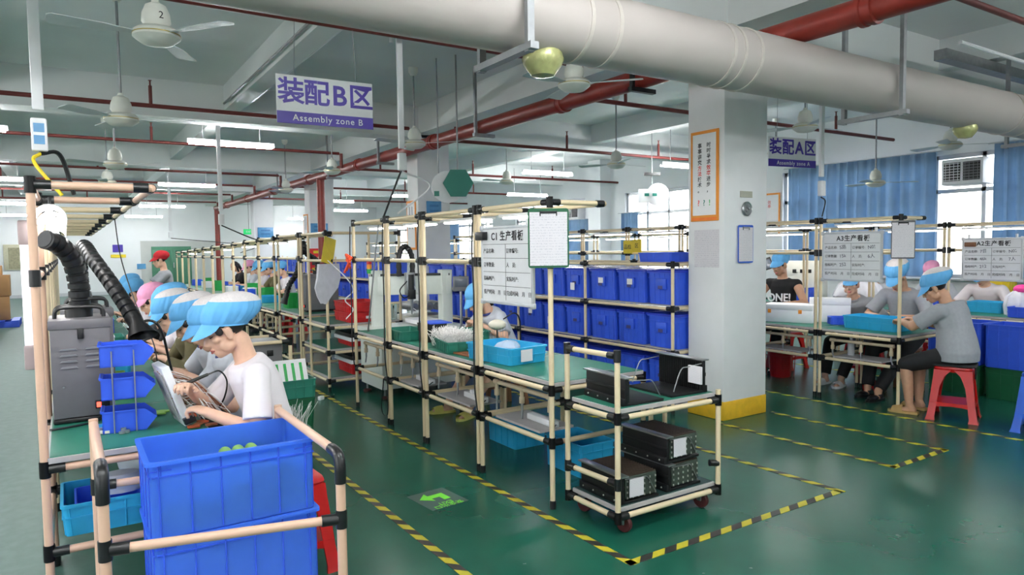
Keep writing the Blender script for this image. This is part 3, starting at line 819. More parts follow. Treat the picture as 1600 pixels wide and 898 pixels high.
# ---- blue tote rack
RX, RY0, RY1 = 4.28, 4.5, 10.0
RXF = 4.62
rk = thing('tote_rack', 'long cream pipe rack filled with blue lidded totes left of the white column', 'rack', (RXF+.3, 7, 0))
LV = [.135, .555, .96]
RYS = [4.46, 5.71, 7.0, 8.3, 9.6]
for y in RYS:
    for x in (RXF-.03, RXF+.66):
        post(rk, x, y, 0, 1.375, 'pipe')
    for z in LV: rail(rk, (RXF-.03, y, z), (RXF+.66, y, z), 'pipe')
    rail(rk, (RXF-.03, y, 1.36), (RXF+.66, y, 1.36), 'pipe')
for x in (RXF-.03, RXF+.66):
    for a, b in zip(RYS, RYS[1:]):
        for z in LV+[1.36]: rail(rk, (x, a, z), (x, b, z), 'pipe')
for z in LV:
    MB().box(RXF+.32, (RYS[0]+RYS[-1])/2, z+.02, .6, RYS[-1]-RYS[0], .01).build('shelf_board', M['board'], rk, world=True, smooth=False)
# ================================================================== trays, crates, totes
def rrect(L, W, r, z, k=3, c=(0, 0)):
    o = []
    for sx, sy, a0 in ((1, 1, 0), (-1, 1, 90), (-1, -1, 180), (1, -1, 270)):
        for i in range(k+1):
            a = rad(a0+90*i/k); o.append(Vector((c[0]+sx*(L/2-r)+r*cos(a), c[1]+sy*(W/2-r)+r*sin(a), z)))
    return o
def tray(mb, L, W, h, t=.004, tap=.93, r=.018, rim=.008, ribs=4, ribs_w=3, floor=.006, rib_mb=None):
    """open crate: tapered walls, turned rim, outside ribs; bottom at z 0"""
    mb.loft([rrect(L*tap, W*tap, r, 0), rrect(L-2*rim, W-2*rim, r, h-.03), rrect(L-2*rim, W-2*rim, r, h-.012), rrect(L, W, r, h-.012), rrect(L, W, r, h),
             rrect(L-2*rim-2*t, W-2*rim-2*t, r, h), rrect(L*tap-2*t, W*tap-2*t, r, floor)])
    shell = mb
    if rib_mb is not None: mb = rib_mb
    for n, A, B, ax in ((ribs, L, W, 0), (ribs_w, W, L, 1)):
        for k in range(n+1):
            u = (k/n-.5)*.9
            for s in (-1, 1):
                p0 = (u*A*tap, s*(B*tap/2+.001), .004); p1 = (u*(A-2*rim), s*(B/2-rim+.001), h-.012)
                if ax: p0, p1 = (p0[1], p0[0], p0[2]), (p1[1], p1[0], p1[2])
                mb.cyl(p0, p1, .0035, n=6)
    if h > .1:
        for s in (-1, 1):
            mb.box(0, s*(W/2-rim+.001), h-.055, L*.93, .006, .006); mb.box(s*(L/2-rim+.001), 0, h-.055, .006, W*.93, .006)
    return shell
def put_tray(name, label, cat, m, L, W, h, loc, rz=0, group=None, **k):
    return solo(name, tray(MB(), L, W, h, **k), M[m], label, cat, group, loc, rz)
# --- crate cart at the near left
cx0, cx1, cyn, cyf = .065, .765, 2.38, 3.12
ct = thing('crate_cart', 'peach pipe hand cart holding two stacked blue crates', 'cart', ((cx0+cx1)/2, 2.7, 0))
for x, yn, zt in ((cx0, 2.42, .87), (cx1, 2.3, .83)):
    pts = [(x, yn, .1), (x, yn, zt-.05)]
    MB().cyl((x, yn, .1), (x, yn, zt-.06), PR+.001, n=14).build('post', M['pipepink'], ct, world=True)
    r = MB().cyl((x, yn+.05, zt), (x, cyf, zt), PR+.001, n=14).build('handrail', M['pipepink'], ct, world=True)
    MB().tube(bez([(x, yn, zt-.1), (x, yn, zt-.04), (x, yn+.015, zt-.008), (x, yn+.05, zt), (x, yn+.09, zt)], 5), PR*1.28, 12).build('connector', M['joint'], r, world=True)
    MB().cyl((x, cyf, .1), (x, cyf, zt+.02), PR+.001, n=14).build('post', M['pipepink'], ct, world=True)
    rail(ct, (x, yn, .2), (x, cyf, .2), 'pipepink')
    for y in (yn, cyf):
        w = MB().lathe([(.045, -.012), (.05, -.008), (.05, .008), (.045, .012)], (x, y, .05), 20, (1, 0, 0)).build('caster_wheel', M['caster'], ct, world=True)
        MB().box(x, y, .075, .045, .03, .05, .004).build('caster_fork', M['steel'], w, world=True)
rail(ct, (cx0, 2.42, .625), (cx1, 2.3, .605), 'pipepink')
rail(ct, (cx0, cyf, .625), (cx1, cyf, .605), 'pipepink')
for y0_, y1_ in ((2.42, 2.3), (cyf, cyf)): rail(ct, (cx0, y0_, .2), (cx1, y1_, .2), 'pipepink')
MB().box((cx0+cx1)/2, 2.74, .225, .66, .7, .018).build('deck_board', M['board'], ct, world=True, smooth=False)
CR = (.5, 2.885)
for lab, h, loc in (('lower blue plastic crate on the hand cart, under the open one', .285, (CR[0]+.005, CR[1]-.01, .236)), ('upper open blue plastic crate holding pale green rolls, on the hand cart', .275, (CR[0], CR[1], .523))):
    rm = MB()
    c_ = put_tray('blue_crate', lab, 'crate', 'bluecl', .6, .42, h, loc, 0, 'stacked blue crates', rim=.014, tap=.95, ribs=5, rib_mb=rm)
    for s_ in (-1, 1):
        for x_ in (-.25, .25): rm.box(x_, s_*.197, h-.033, .07, .004, .004).box(x_+.0, s_*.197, h-.03, .004, .004, .045)
    rm.build('rib_pattern', M['blue'], c_)
roll = None
k = 0
for y, cols in ((-.14, ((-5, 2), (-4, 2), (-3, 2), (-2, 2), (-1, 2), (0, 3), (1, 4), (2, 4), (3, 4), (4, 3))), (.12, ((-2, 2), (-1, 3), (0, 4), (1, 4), (2, 4), (3, 3)))):
    for c, nz in cols:
        for j in range(nz):
            x = c*.0515+(.026 if j % 2 else 0); z = .56+.045*j
            if abs(x) > .25: continue
            loc = (CR[0]+x, CR[1]+y, z)
            if roll is None:
                roll = solo('roll', MB().lathe([(.009, -.05), (.025, -.05), (.0255, -.045), (.0255, .045), (.025, .05), (.009, .05)], n=18, ax=(0, 1, 0)), M['lime'], 'pale green roll lying in the upper blue crate', 'roll', 'rolls in the blue crate', loc)
            else:
                dup(roll, loc, 0, 'pale green roll lying in the upper blue crate')
# --- left bench
put_tray('cyan_tray', 'wide cyan tray on the lower rails of the left bench end', 'tray', 'cyan', .46, .36, .13, (.17, 3.45, .39), 0)
put_tray('cyan_tray', 'deep blue inner tray nested inside the wide cyan tray', 'tray', 'blue', .26, .27, .1, (.12, 3.45, .4), 0, rim=.004)
solo('folded_bag', MB().loft([[Vector((.09*cos(2*PI*k/12)*f, .06*sin(2*PI*k/12)*f, z)) for k in range(12)] for z, f in ((0, 1), (.05, 1.1), (.075, .8), (.08, .2))]), M['foam'], 'crumpled white bag inside the wide cyan tray', 'bag', None, (.16, 3.4, .512))
solo('yellow_sleeve', MB().tube([(-.1, 0, 0), (-.02, 0, .03), (.08, 0, .055)], [.02, .028, .02], 8), M['yellowp'], 'yellow strip of sleeving lying over the wide cyan tray', 'sleeve', None, (.28, 3.4, .535))
solo('clear_bag', MB().loft([[Vector(((.13+.02*sin(5*a))*f*cos(a), (.12+.02*cos(4*a))*f*sin(a), z)) for a in [2*PI*k/20 for k in range(20)]] for z, f in ((0, .9), (.06, 1), (.11, .8), (.13, .3))]), M['tape_clear'], 'clear plastic bag piled on the tray under the left bench', 'bag', None, (.3, 3.55, .525))
def extractor(label, loc, rz, hw=(.25, .36, .46), m='dgrey'):
    w, d, h = hw
    t = thing('fume_extractor', label, 'fume extractor', loc, rz, 'fume extractors')
    MB().box(0, 0, h/2+.012, w, d, h-.024, .006).build('cabinet', M[m], t)
    MB().box(0, 0, h-.012, w+.012, d+.012, .045, .006).build('lid', M[m], t)
    MB().box(0, 0, .012, w+.006, d+.006, .022, .008).build('foot_skirt', M['blackp'], t)
    for s in (-1, 1):
        for j in range(4):
            MB().prism([(-.035, 0), (.035, 0), (.028, .008), (-.028, .008)], 0, .008, Matrix.Translation((s*.05, -d/2-.0, h-.13-.028*j)) @ Matrix.Rotation(PI/2, 4, 'X')).build('louvre', M['grey'], t, smooth=False)
    MB().box(.0, -d/2-.012, h-.055, .026, .018, .05, .005).build('latch', M['blackp'], t)
    b = MB().box(w/2-.045, -d/2-.004, .075, .06, .012, .04, .003).build('power_inlet', M['blackp'], t)
    MB().box(w/2-.06, -d/2-.011, .075, .018, .004, .024, .002).build('rocker_switch', M['ledred'], b)
    for x, z in ((-w/2+.045, .17), (w/2-.03, .19)):
        MB().lathe([(.005, 0), (.004, .003)], (x, -d/2, z), 10, (0, -1, 0)).build('screw', M['steel'], t)
    hnd = MB()
    for y in (-.07, .07):
        hnd.tube(bez([(-.1, y, h+.005), (-.095, y, h+.045), (-.06, y, h+.06), (.06, y, h+.06), (.095, y, h+.045), (.1, y, h+.005)], 5), .009, 8)
    hnd.build('carry_handle', M['blackp'], t)
    MB().lathe([(.058, h), (.058, h+.05), (.05, h+.055)], n=24).build('hose_collar', M['blackp'], t)
    return t
def hose(parent, pts, r, hood=None):
    P = bez(pts, 26); L = 0; rs = []
    for i, p in enumerate(P):
        if i: L += (P[i]-P[i-1]).length
        ph = (L/.042) % 1.0
        rs.append(r*(1.0 if ph < .72 else .8))
    o = MB().tube(P, rs, 16).build('suction_hose', M['blackp'], parent, world=True, ang=25)
    if hood:
        a, b = P[-2], P[-1]; d = (b-a).normalized(); x, y = frame_of(d)
        rg = lambda p, rx, ry: [p+x*rx*cos(2*PI*k/20)+y*ry*sin(2*PI*k/20) for k in range(20)]
        MB().loft([rg(b-d*.02, r, r), rg(b+d*.03, r*.95, r*.95), rg(b+d*.1, hood, hood*.6), rg(b+d*.105, hood, hood*.6), rg(b+d*.1, hood*.95, hood*.55), rg(b+d*.03, r*.85, r*.85)], cap=False).build('hood', M['blackp'], o, world=True)
    return o
e1 = extractor('dark grey fume extractor with a lit red switch on the left bench end', (.045, 3.95, .748), 0, (.24, .34, .47))
hose(e1, [(.045, 3.95, 1.24), (.05, 3.94, 1.3), (.045, 3.93, 1.42), (.02, 3.9, 1.52), (-.03, 3.85, 1.58), (-.075, 3.8, 1.6)], .045)
e2 = extractor('second dark grey fume extractor behind the first, feeding the hooded hose', (.09, 4.62, .748), 0, (.24, .34, .47))
hose(e2, [(.09, 4.62, 1.24), (.07, 4.6, 1.42), (.085, 4.45, 1.57), (.125, 4.22, 1.5), (.19, 4.05, 1.38), (.25, 3.95, 1.26), (.275, 3.9, 1.2)], .038, .075)
# blue picking bins on rods
bt = thing('bin_tower', 'tower of three blue picking bins on metal rods at the left bench end', 'bins', (.2, 3.52, .748))
for k in range(3):
    z = .145*k
    prof = [(-.09, 0), (.075, 0), (.12, .055), (.075, .095), (-.09, .095)]
    w = .07
    mb = MB()
    mb.prism(prof, -w, -w+.003, Matrix.Rotation(PI/2, 4, 'X')); mb.prism(prof, w-.003, w, Matrix.Rotation(PI/2, 4, 'X'))
    mb.box(-.005, 0, .0025, .17, 2*w, .005); mb.box(-.0885, 0, .05, .004, 2*w, .1)
    mb.prism([(.072, 0), (.077, 0), (.1215, .055), (.1175, .056)], -w, w, Matrix.Rotation(PI/2, 4, 'X'))
    mb.box(-.02, -w-.003, .093, .15, .008, .006); mb.box(-.02, w+.003, .093, .15, .008, .006); mb.box(-.09, 0, .097, .014, 2*w+.01, .006)
    for xx in (-.045, .04): mb.box(xx, -w-.002, .045, .006, .005, .085); mb.box(xx, w+.002, .045, .006, .005, .085)
    mb.build('bin', M['blue'], bt)
    bt.children[-1].location = (0, 0, z)
for xx in (-.045, .04):
    for yy in (-.079, .079):
        MB().cyl((xx, yy, 0), (xx, yy, .36), .003, n=8).build('rod', M['steel'], bt)
bt.rotation_euler.z = rad(-4)
# tilted white housing with its wiring
M_t = Matrix.Rotation(rad(-18), 4, 'Y')
wp = thing('white_housing', 'tilted white plastic housing with loose wires being soldered on the left bench', 'housing', (.385, 3.5, .757), rad(6))
MB().box(0, 0, .13, .035, .2, .29, .006, m=M_t).build('shell', M['white'], wp)
MB().box(-.022, 0, .125, .004, .16, .22, .001, m=M_t).build('inner_plate', M['board'], wp)
MB().box(.06, -.085, .045, .03, .03, .045, .002, m=M_t).build('orange_board', mat('orange board', S(176, 80, 44), .5), wp)
MB().box(.045, -.11, .02, .05, .025, .03, .002, m=M_t).build('black_terminal', M['blackp'], wp)
wr_ = MB(); wb = MB()
for k in range(120):
    a = Vector((random.uniform(.018, .03), random.uniform(-.09, .09), random.uniform(.05, .26)))
    a = M_t @ a
    b = Vector((random.uniform(.1, .24), random.uniform(-.13, .12), random.uniform(.006, .035)))
    mid = (a+b)/2+Vector((random.uniform(0, .04), random.uniform(-.03, .03), random.uniform(0, .06)))
    (wr_ if k < 75 else wb).tube(bez([a, mid, b], 5), .0018, 5)
wr_.build('white_wires', M['wire'], wp)['kind'] = 'stuff'
wb.build('brown_wires', M['wirebrown'], wp)['kind'] = 'stuff'
for k in range(4):
    solo('circuit_board', MB().box(0, 0, .004, .05, .03, .008, .001), M['wirebrown'] if k % 2 else mat('orange board', S(176, 80, 44), .5), 'small circuit board in the wire heap %s' % ('nearest the fist', 'under the white wires', 'by the white housing foot', 'at the bench edge')[k], 'circuit board', 'boards in the wire heap', (.45+.025*k, 3.34+.04*(k % 3), .752), k)
# soldering iron and small tools
si = thing('soldering_iron', 'black soldering iron held over the white housing', 'soldering iron', (.47, 3.42, .95))
MB().tube([(-.07, -.0, -.03), (-.02, 0, -.008), (.06, 0, .02)], [.006, .009, .007], 10).build('grip', M['blackp'], si)
MB().cyl((-.07, 0, -.03), (-.115, 0, -.052), .003, .001, 8).build('tip', M['steel'], si)
MB().tube(bez([(.06, 0, .02), (.11, .0, .03), (.14, .0, -.02), (.13, .02, -.1), (.1, .1, -.19)], 8), .004, 6).build('cord', M['blackp'], si)
tr_ = thing('tape_roll', 'cream roll of tape lying flat on the left bench mat', 'tape', (.13, 3.52, .75))
MB().lathe([(.038, 0), (.046, 0), (.046, .012), (.038, .012), (.038, 0)], n=28).build('ring', mat('masking cream', S(214, 208, 190), .6), tr_)
tr_.location = (.125, 3.5, .751)
solo('blue_clip', MB().box(0, 0, .01, .06, .03, .018, .004).box(.025, .01, .02, .015, .02, .02, .003), M['cyan'], 'small blue plastic clip beside the tape roll', 'clip', None, (.095, 3.58, .75))
solo('steel_nut', MB().lathe([(.006, 0), (.012, 0), (.012, .01), (.006, .01)], n=8).lathe([(.006, 0), (.012, 0), (.012, .012), (.006, .012)], (.02, .008, 0), 8).lathe([(.006, 0), (.011, 0), (.011, .02), (.006, .02)], (.008, .026, 0), 8), M['steel'], 'little heap of steel fittings by the lowest blue bin', 'fittings', None, (.175, 3.42, .75), 0, 'stuff')
solo('mains_lead', MB().tube(bez([(-.09, 3.66, .754), (.0, 3.68, .754), (.1, 3.74, .755), (.15, 3.77, .8), (.13, 3.775, .82)], 8), .005, 6), M['blackp'], 'black power cord running from the grey extractor across the mat', 'cord')
for k in range(5):
    solo('green_leaf_part', MB().prism([(.0, -.03), (.06, -.02), (.08, .0), (.06, .02), (0, .03), (-.05, 0)], 0, .006), M['lime'], 'flat pale green plastic part on the mat, %s from the bin tower' % ORD[k], 'plastic part', 'flat green parts', (.25+.03*k, 3.72+.05*(k % 3), .7495+.0065*(k % 2)), k*.8)
for k in range(5):
    solo('green_pot', MB().lathe([(.03, 0), (.034, .09), (.03, .09), (.027, .005)], n=20), M['lime'], 'pale green plastic cup on the left bench, %s from the camera' % ORD[k], 'cup', 'green cups', (.235+.04*(k % 2), 4.25+.1*k, .75))
# flexible lamp arm beside the workers
fl = thing('flexible_lamp', 'black flexible arm lamp clamped to the left bench between workers', 'lamp', (.5, 4.3, .75))
MB().tube(bez([(.0, 0, 0), (-.03, .0, .16), (-.06, 0, .33), (-.1, 0, .4), (-.16, 0, .4), (-.19, 0, .33), (-.2, 0, .24)], 8), .007, 8).build('arm', M['blackp'], fl)
MB().cyl((-.19, 0, .36), (-.195, 0, .27), .016, .02, 14).build('lamp_head', M['blackp'], fl)
# worn lamp hoods, each with its bulb, in a row over the left bench
for k in range(7):
    y = 3.5+.55*k
    t = thing('bench_lamp', 'white hooded bench lamp hanging over the left bench, %s from the near end' % ORD[k], 'lamp', (-.045, y, 1.69), 0, 'hooded bench lamps')
    prof = [Vector((.06*cos(a), 0, .06*sin(a)-.02)) for a in [PI*j/12 for j in range(13)]]
    outer = [[p+Vector((0, yy, 0)) for p in prof]+[p*.94+Vector((0, yy, 0)) for p in reversed(prof)] for yy in (-.2, .2)]
    MB().loft(outer).build('hood', M['white'], t)
    MB().cyl((0, -.19, .0), (0, .19, .0), .016, n=12).build('tube', M['glowb'], t)
    MB().cyl((0, 0, .036), (0, 0, .08), .006, n=8).build('hanger', M['joint'], t)
# slim light bar leaning beside the left post
lb = thing('light_bar', 'slim white light bar hanging beside the near left post', 'light bar', (-.137, 3.45, 1.17), 0)
MB().box(0, 0, .2, .032, .03, .42, .004).build('bar', mat('white bar', S(244, 238, 246), .4, emit=.45), lb)
MB().box(0, 0, .45, .04, .036, .1, .006).build('end_cap', mat('grey cap', S(168, 150, 150), .5), lb)
MB().box(0, 0, -.06, .04, .036, .1, .006).build('end_cap', mat('grey cap', S(168, 150, 150), .5), lb)

# ================================================================== middle benches
put_tray('cyan_tray', 'bright cyan tray with paper label on the middle bench near the clipboard', 'tray', 'cyan', .52, .335, .115, (2.58, 4.1, .749), rad(96))
lb_ = solo('clear_bag', MB().loft([[Vector(((.1+.02*sin(5*a))*f*cos(a), (.07+.02*cos(4*a))*f*sin(a), z)) for a in [2*PI*k/20 for k in range(20)]] for z, f in ((0, .9), (.04, 1), (.07, .7), (.085, .2))]), M['tape_clear'], 'clear plastic bag lying in the cyan tray by the clipboard', 'bag', None, (2.6, 4.1, .8))
o = solo('paper_label', MB().box(0, 0, 0, .1, .002, .08), M['written'], 'white paper label taped on the bright cyan tray', 'label', None, (2.575, 3.832, .81), rad(6), smooth=False)
o['label'] = 'white paper label taped on the bright cyan tray'
put_tray('teal_tray', 'teal tray filled with white wires on the middle bench', 'tray', 'teal', .5, .26, .085, (2.53, 4.78, .749), rad(78), ribs=8)
put_tray('teal_tray', 'flat empty teal tray further back on the middle bench', 'tray', 'teal', .4, .26, .085, (2.5, 5.62, .749), rad(88), ribs=8)
put_tray('teal_tray', 'teal tray holding circuit boards beside the bundle of white wires', 'tray', 'teal', .34, .24, .1, (2.86, 5.1, .749), rad(80), ribs=8)
wb = MB()
for k in range(700):
    x, y = random.uniform(-.1, .1), random.uniform(-.2, .2)
    wb.tube([Vector((x, y, .0)), Vector((x+random.uniform(-.04, .04), y+random.uniform(-.06, .06), .05+random.uniform(0, .03))), Vector((x*.9+random.uniform(-.05, .05), y+random.uniform(-.12, .12), .085+random.uniform(0, .07)))], .0021, 4)
solo('wire_bundle', wb, M['wire'], 'spiky bundle of white wires in the teal tray', 'wires', None, (2.53, 4.78, .765), 0, 'stuff')
put_tray('black_bin', 'black bin with a blue sheet on top between the teal trays', 'bin', 'blackp', .22, .2, .15, (2.62, 5.35, .749), rad(85))
solo('blue_sheet', MB().box(0, 0, 0, .26, .2, .008, .002), M['blue'], 'blue plastic sheet covering the black bin', 'sheet', None, (2.66, 5.36, .904), rad(85))
for k in range(3):
    solo('board_strip', MB().box(0, 0, .006, .3, .04, .012, .002), M['wirebrown'], 'brown circuit strip on the bench by the cyan tray, %s of three from the post' % ORD[k], 'circuit strip', 'brown circuit strips', (2.43+.035*k, 4.49-.01*k, .7495), rad(92+4*k))
dl = thing('desk_lamp', 'cream magnifier lamp with wire guard in front of the capped woman', 'lamp', (3.0, 4.9, .75), rad(-30))
MB().lathe([(.07, 0), (.07, .02), (.02, .03)], n=20).build('base', M['blackp'], dl)
MB().cyl((0, 0, .02), (0, .02, .14), .008, n=8).build('stem', M['blackp'], dl)
MB().ball((0, 0, .145), (.075, .06, .045), 20).build('lamp_head', mat('cream lamp shell', S(226, 220, 204), .4), dl)
g = MB()
for k in range(7): g.cyl((-.07+.023*k, -.05, .13), (-.07+.023*k, -.05, .02), .0018, n=5)
g.build('wire_guard', M['steel'], dl)
MB().tube(bez([(.05, .0, .19), (.14, 0, .24), (.19, .05, .18), (.2, .1, .0)], 8), .006, 6).build('cord', M['blackp'], dl)
# power strips on the lower shelves
for k, (y, lab) in enumerate(((3.55, 'nearest the trolley'), (4.4, 'below the wire tray'), (5.25, 'below the black bin'))):
    t = thing('power_strip', 'white power strip on the low shelf of the middle bench, ' + lab, 'power strip', (2.5, y, .4215), rad(88), 'power strips under the middle bench')
    MB().box(0, 0, .02, .3, .05, .04, .006).build('strip_body', M['white'], t)
    for j in range(2 if k else 0): MB().box(-.02+.06*j, 0, .052, .04, .04, .03, .004).build('plug', M['white'], t)
    MB().tube(bez([(-.15, 0, .02), (-.2, .06, .01), (-.25, .1, .02)], 6), .004, 6).build('cord', M['blackp'], t)
# cable loops on the posts
for k, (y, lab) in enumerate(((3.64+.43, 'second post pair of the middle bench'), (4.93, 'third post pair of the middle bench'), (5.645, 'fourth post pair of the middle bench'), (6.46, 'last post of the near middle bench'))):
    solo('hanging_cable', MB().tube(bez([(-.02, 0, 1.76), (-.02, .02, 1.5), (-.028, -.01, 1.2), (-.02, .015, .9), (-.028, 0, .6), (-.02, -.02, .42)]+([(-.05, -.1, .3), (-.04, -.05, .1), (-.03, .1, .12), (-.02, .06, .4)] if k == 2 else []), 8), .0055, 6), M['blackp'], 'black cable tied down the '+lab, 'cable', 'cables on the middle bench posts', (CX-.012, y, 0))
# foot rest parcels under the benches
for k, (y, z) in enumerate(((3.75, .0), (4.55, .0))):
    put_tray('cyan_tray', ('cyan bin standing on the floor under the cyan tray bench', 'cyan bin on the floor under the wire tray bench')[k], 'bin', 'cyan', .42, .3, .22, (2.95, y, 0), rad(90), 'cyan floor bins')
# gantry robot
gx, gy = 2.75, 6.2
gr = thing('gantry_robot', 'white gantry dispensing robot with hanging spindle and cable chain behind the middle bench', 'machine', (3.05, 6.75, 0))
A = at(588, 500, 'y', 7.1); B = at(703, 500, 'y', 6.6)
Ax, Bx = A.x, B.x
def W(mb, name, m, par=None): return mb.build(name, M[m] if isinstance(m, str) else m, par or gr, world=True)
W(MB().box((Ax+Bx)/2, 6.9, .38, Bx-Ax+.3, .6, .56, .01), 'base_cabinet', 'machine')
tb = W(MB().box((Ax+Bx)/2, 6.9, .69, Bx-Ax+.34, .66, .05, .006), 'work_bed', 'machine')
for x, y in ((Ax, 7.05), (Bx, 6.7)):
    W(MB().box(x, y, 1.0, .12, .12, .62, .008), 'upright', 'machine')
zz = at(650, 445, 'y', 6.85).z
W(MB().box((Ax+Bx)/2, 6.88, zz, Bx-Ax+.24, .13, .2, .008, m=Matrix.Rotation(math.atan2(-.35, Bx-Ax), 4, 'Z')), 'cross_beam', 'machine')
W(MB().box((Ax+Bx)/2, 6.88, zz+.11, Bx-Ax+.2, .1, .03, .004, m=Matrix.Rotation(math.atan2(-.35, Bx-Ax), 4, 'Z')), 'beam_cover', 'blackp')
sx = at(641, 450, 'y', 6.75).x
W(MB().box(sx, 6.76, zz+.02, .1, .06, .24, .006), 'spindle_carriage', 'steel')
W(MB().cyl((sx, 6.72, zz+.12), (sx, 6.72, zz-.04), .03, n=14).box(sx, 6.72, zz-.09, .07, .07, .1, .006), 'spindle_motor', 'blackp')
W(MB().cyl((sx, 6.72, zz-.14), (sx, 6.72, zz-.3), .02, .008, 12), 'spindle', 'steel')
ch = [(sx-.1, 6.8, zz+.1), (sx-.1, 6.8, zz+.3), (sx-.06, 6.8, zz+.4), (sx, 6.8, zz+.4), (sx+.05, 6.8, zz+.3), (sx+.05, 6.8, zz+.1)]
P = bez(ch, 6)
W(MB().tube(P, [.032 if i % 2 else .026 for i in range(len(P))], 8), 'cable_chain', 'blackp')
W(MB().tube(bez([(sx-.05, 6.72, zz+.05), (sx-.14, 6.7, zz-.04), (sx-.1, 6.7, zz-.12), (sx-.02, 6.7, zz-.1)], 8), .006, 6), 'air_hose', 'blackp')
W(MB().tube(bez([(sx+.03, 6.72, zz), (sx+.1, 6.7, zz-.15), (sx+.08, 6.7, zz-.27), (sx+.01, 6.7, zz-.24)], 8), .004, 6), 'air_hose', 'white')
for x in (Ax-.1, Bx+.1):
    for y in (6.65, 7.15):
        f = W(MB().cyl((x, y, .03), (x, y, .11), .012, n=10), 'levelling_foot', 'steel')
        W(MB().lathe([(.045, 0), (.045, .02), (.015, .03)], (x, y, 0), 18), 'foot_pad', 'caster', f)
st = at(577, 420, 'y', 7.1)
stk = W(MB().cyl((st.x, 7.1, zz), (st.x, 7.1, st.z-.06), .008, n=8), 'lamp_pole', 'steel')
for k, (c, m_) in enumerate((('green', 'green'), ('amber', 'orange'), ('red', 'crimson'))):
    W(MB().cyl((st.x, 7.1, st.z-.05+.05*k), (st.x, 7.1, st.z-.003+.05*k), .028, n=16), 'signal_light', m_, stk)
W(MB().box(Ax+.42, 6.85, .76, .26, .3, .05, .01), 'clamp_fixture', 'white')
# hydraulic style controller screen
sc = thing('control_screen', 'grey touch screen controller on an arm beside the whiteboard', 'screen', at(720, 443, 'y', 6.5), rad(-25))
MB().box(0, 0, 0, .17, .05, .16, .01).build('housing', M['grey'], sc)
MB().box(0, -.027, .01, .13, .004, .09, .002).build('display', M['screen'], sc)
MB().cyl((0, .02, -.08), (0, .02, -sc.location.z+.02), .015).cyl((0, .02, -sc.location.z), (0, .02, -sc.location.z+.02), .12, n=20).build('stand', M['steel'], sc)
# ---- whiteboards
def whiteboard(label, x, y0, y1, z0, z1, title, rows, hand=None):
    w, h = y1-y0, z1-z0
    t = thing('whiteboard', label, 'whiteboard', (x, (y0+y1)/2, (z0+z1)/2), -PI/2, 'production whiteboards')
    MB().box(0, 0, 0, w, .014, h, .002).build('panel', M['white'], t, smooth=False)
    f = MB()
    for s in (-1, 1):
        f.box(0, 0, s*h/2, w+.02, .02, .018, .003); f.box(s*w/2, 0, 0, .018, .02, h+.02, .003)
    f.build('frame', M['alu'], t)
    for sx in (-1, 1):
        for sz in (-1, 1): MB().box(sx*w/2, -.002, sz*h/2, .035, .024, .035, .006).build('corner_cap', M['alu'], t)
    ln = MB(); th = h*.22
    n = len(rows)
    for k in range(n): ln.box(0, -.0078, h/2-th-(h-th-.02)*k/n, w*.94, .001, .0022)
    ln.box(0, -.0078, h/2-th-(h-th-.02)/2, .0022, .001, h-th-.02)
    ln.build('ruled_lines', M['print_'], t, smooth=False)
    text('lettering', title, h*.135, M['print_'], t, face_mtx((w*.03, -.0085, h/2-th*.55), (1, 0, 0), (0, 0, 1)), bold=.0012, space=1.1)
    for k, (a, b) in enumerate(rows):
        z = h/2-th-(h-th-.02)*(k+.5)/n
        text('lettering', a, h*.068, M['print_'], t, face_mtx((-w*.46, -.0085, z), (1, 0, 0), (0, 0, 1)), align='LEFT')
        text('lettering', b, h*.068, M['print_'], t, face_mtx((w*.015, -.0085, z), (1, 0, 0), (0, 0, 1)), align='LEFT')
        if hand and hand[k]:
            for q, s_ in enumerate(hand[k]):
                if s_: text('lettering', s_, h*.1, mat('marker ink', S(70, 72, 90), .6), t, face_mtx((-w*.2+w*.48*q, -.0088, z), (1, 0, .08), (-.15, 0, 1)), align='LEFT')
    for s in (-1, 1): MB().box(s*w*.4, .004, h/2+.02, .02, .02, .05, .003).build('hanger_clip', M['white'], t)
    return t
ROWS = [('产品名称:', '订单编号:'), ('订单数量:', '人    员:'), ('指标时产:', '实际时产:'), ('投产时间:    月    日', '完成时间:    月    日')]
wb1 = whiteboard('production whiteboard hanging on the middle bench, only printed headings, no handwriting', CX-.035, 3.36, 3.94, 1.185, 1.66, 'C1 生产看板', ROWS)
solo('board_eraser', MB().box(0, 0, 0, .1, .035, .055, .008).box(0, .018, 0, .1, .012, .055, .004), M['blackp'], 'black eraser stuck on the top corner of the middle whiteboard', 'eraser', None, (CX-.065, 3.915, 1.61), -PI/2)
whiteboard('production whiteboard A3 with handwriting beside the hanging grey clipboard', AX-.035, 3.49, 4.07, 1.18, 1.63, 'A3生产看板', ROWS, [('5路刷', 'N0507'), ('15k', '6人'), ('252', ''), ('', '')])
whiteboard('production whiteboard A2 with handwriting in the row next to the windows', WX-.035, 3.13, 3.69, 1.12, 1.56, 'A2生产看板', ROWS, [('7音笔', 'N0272'), ('46k', '7人'), ('212', ''), ('', '')])
solo('board_eraser', MB().box(0, 0, 0, .11, .03, .05, .008), M['wood'], 'brown eraser on the top corner of whiteboard A2', 'eraser', None, (WX-.06, 3.61, 1.5), -PI/2)
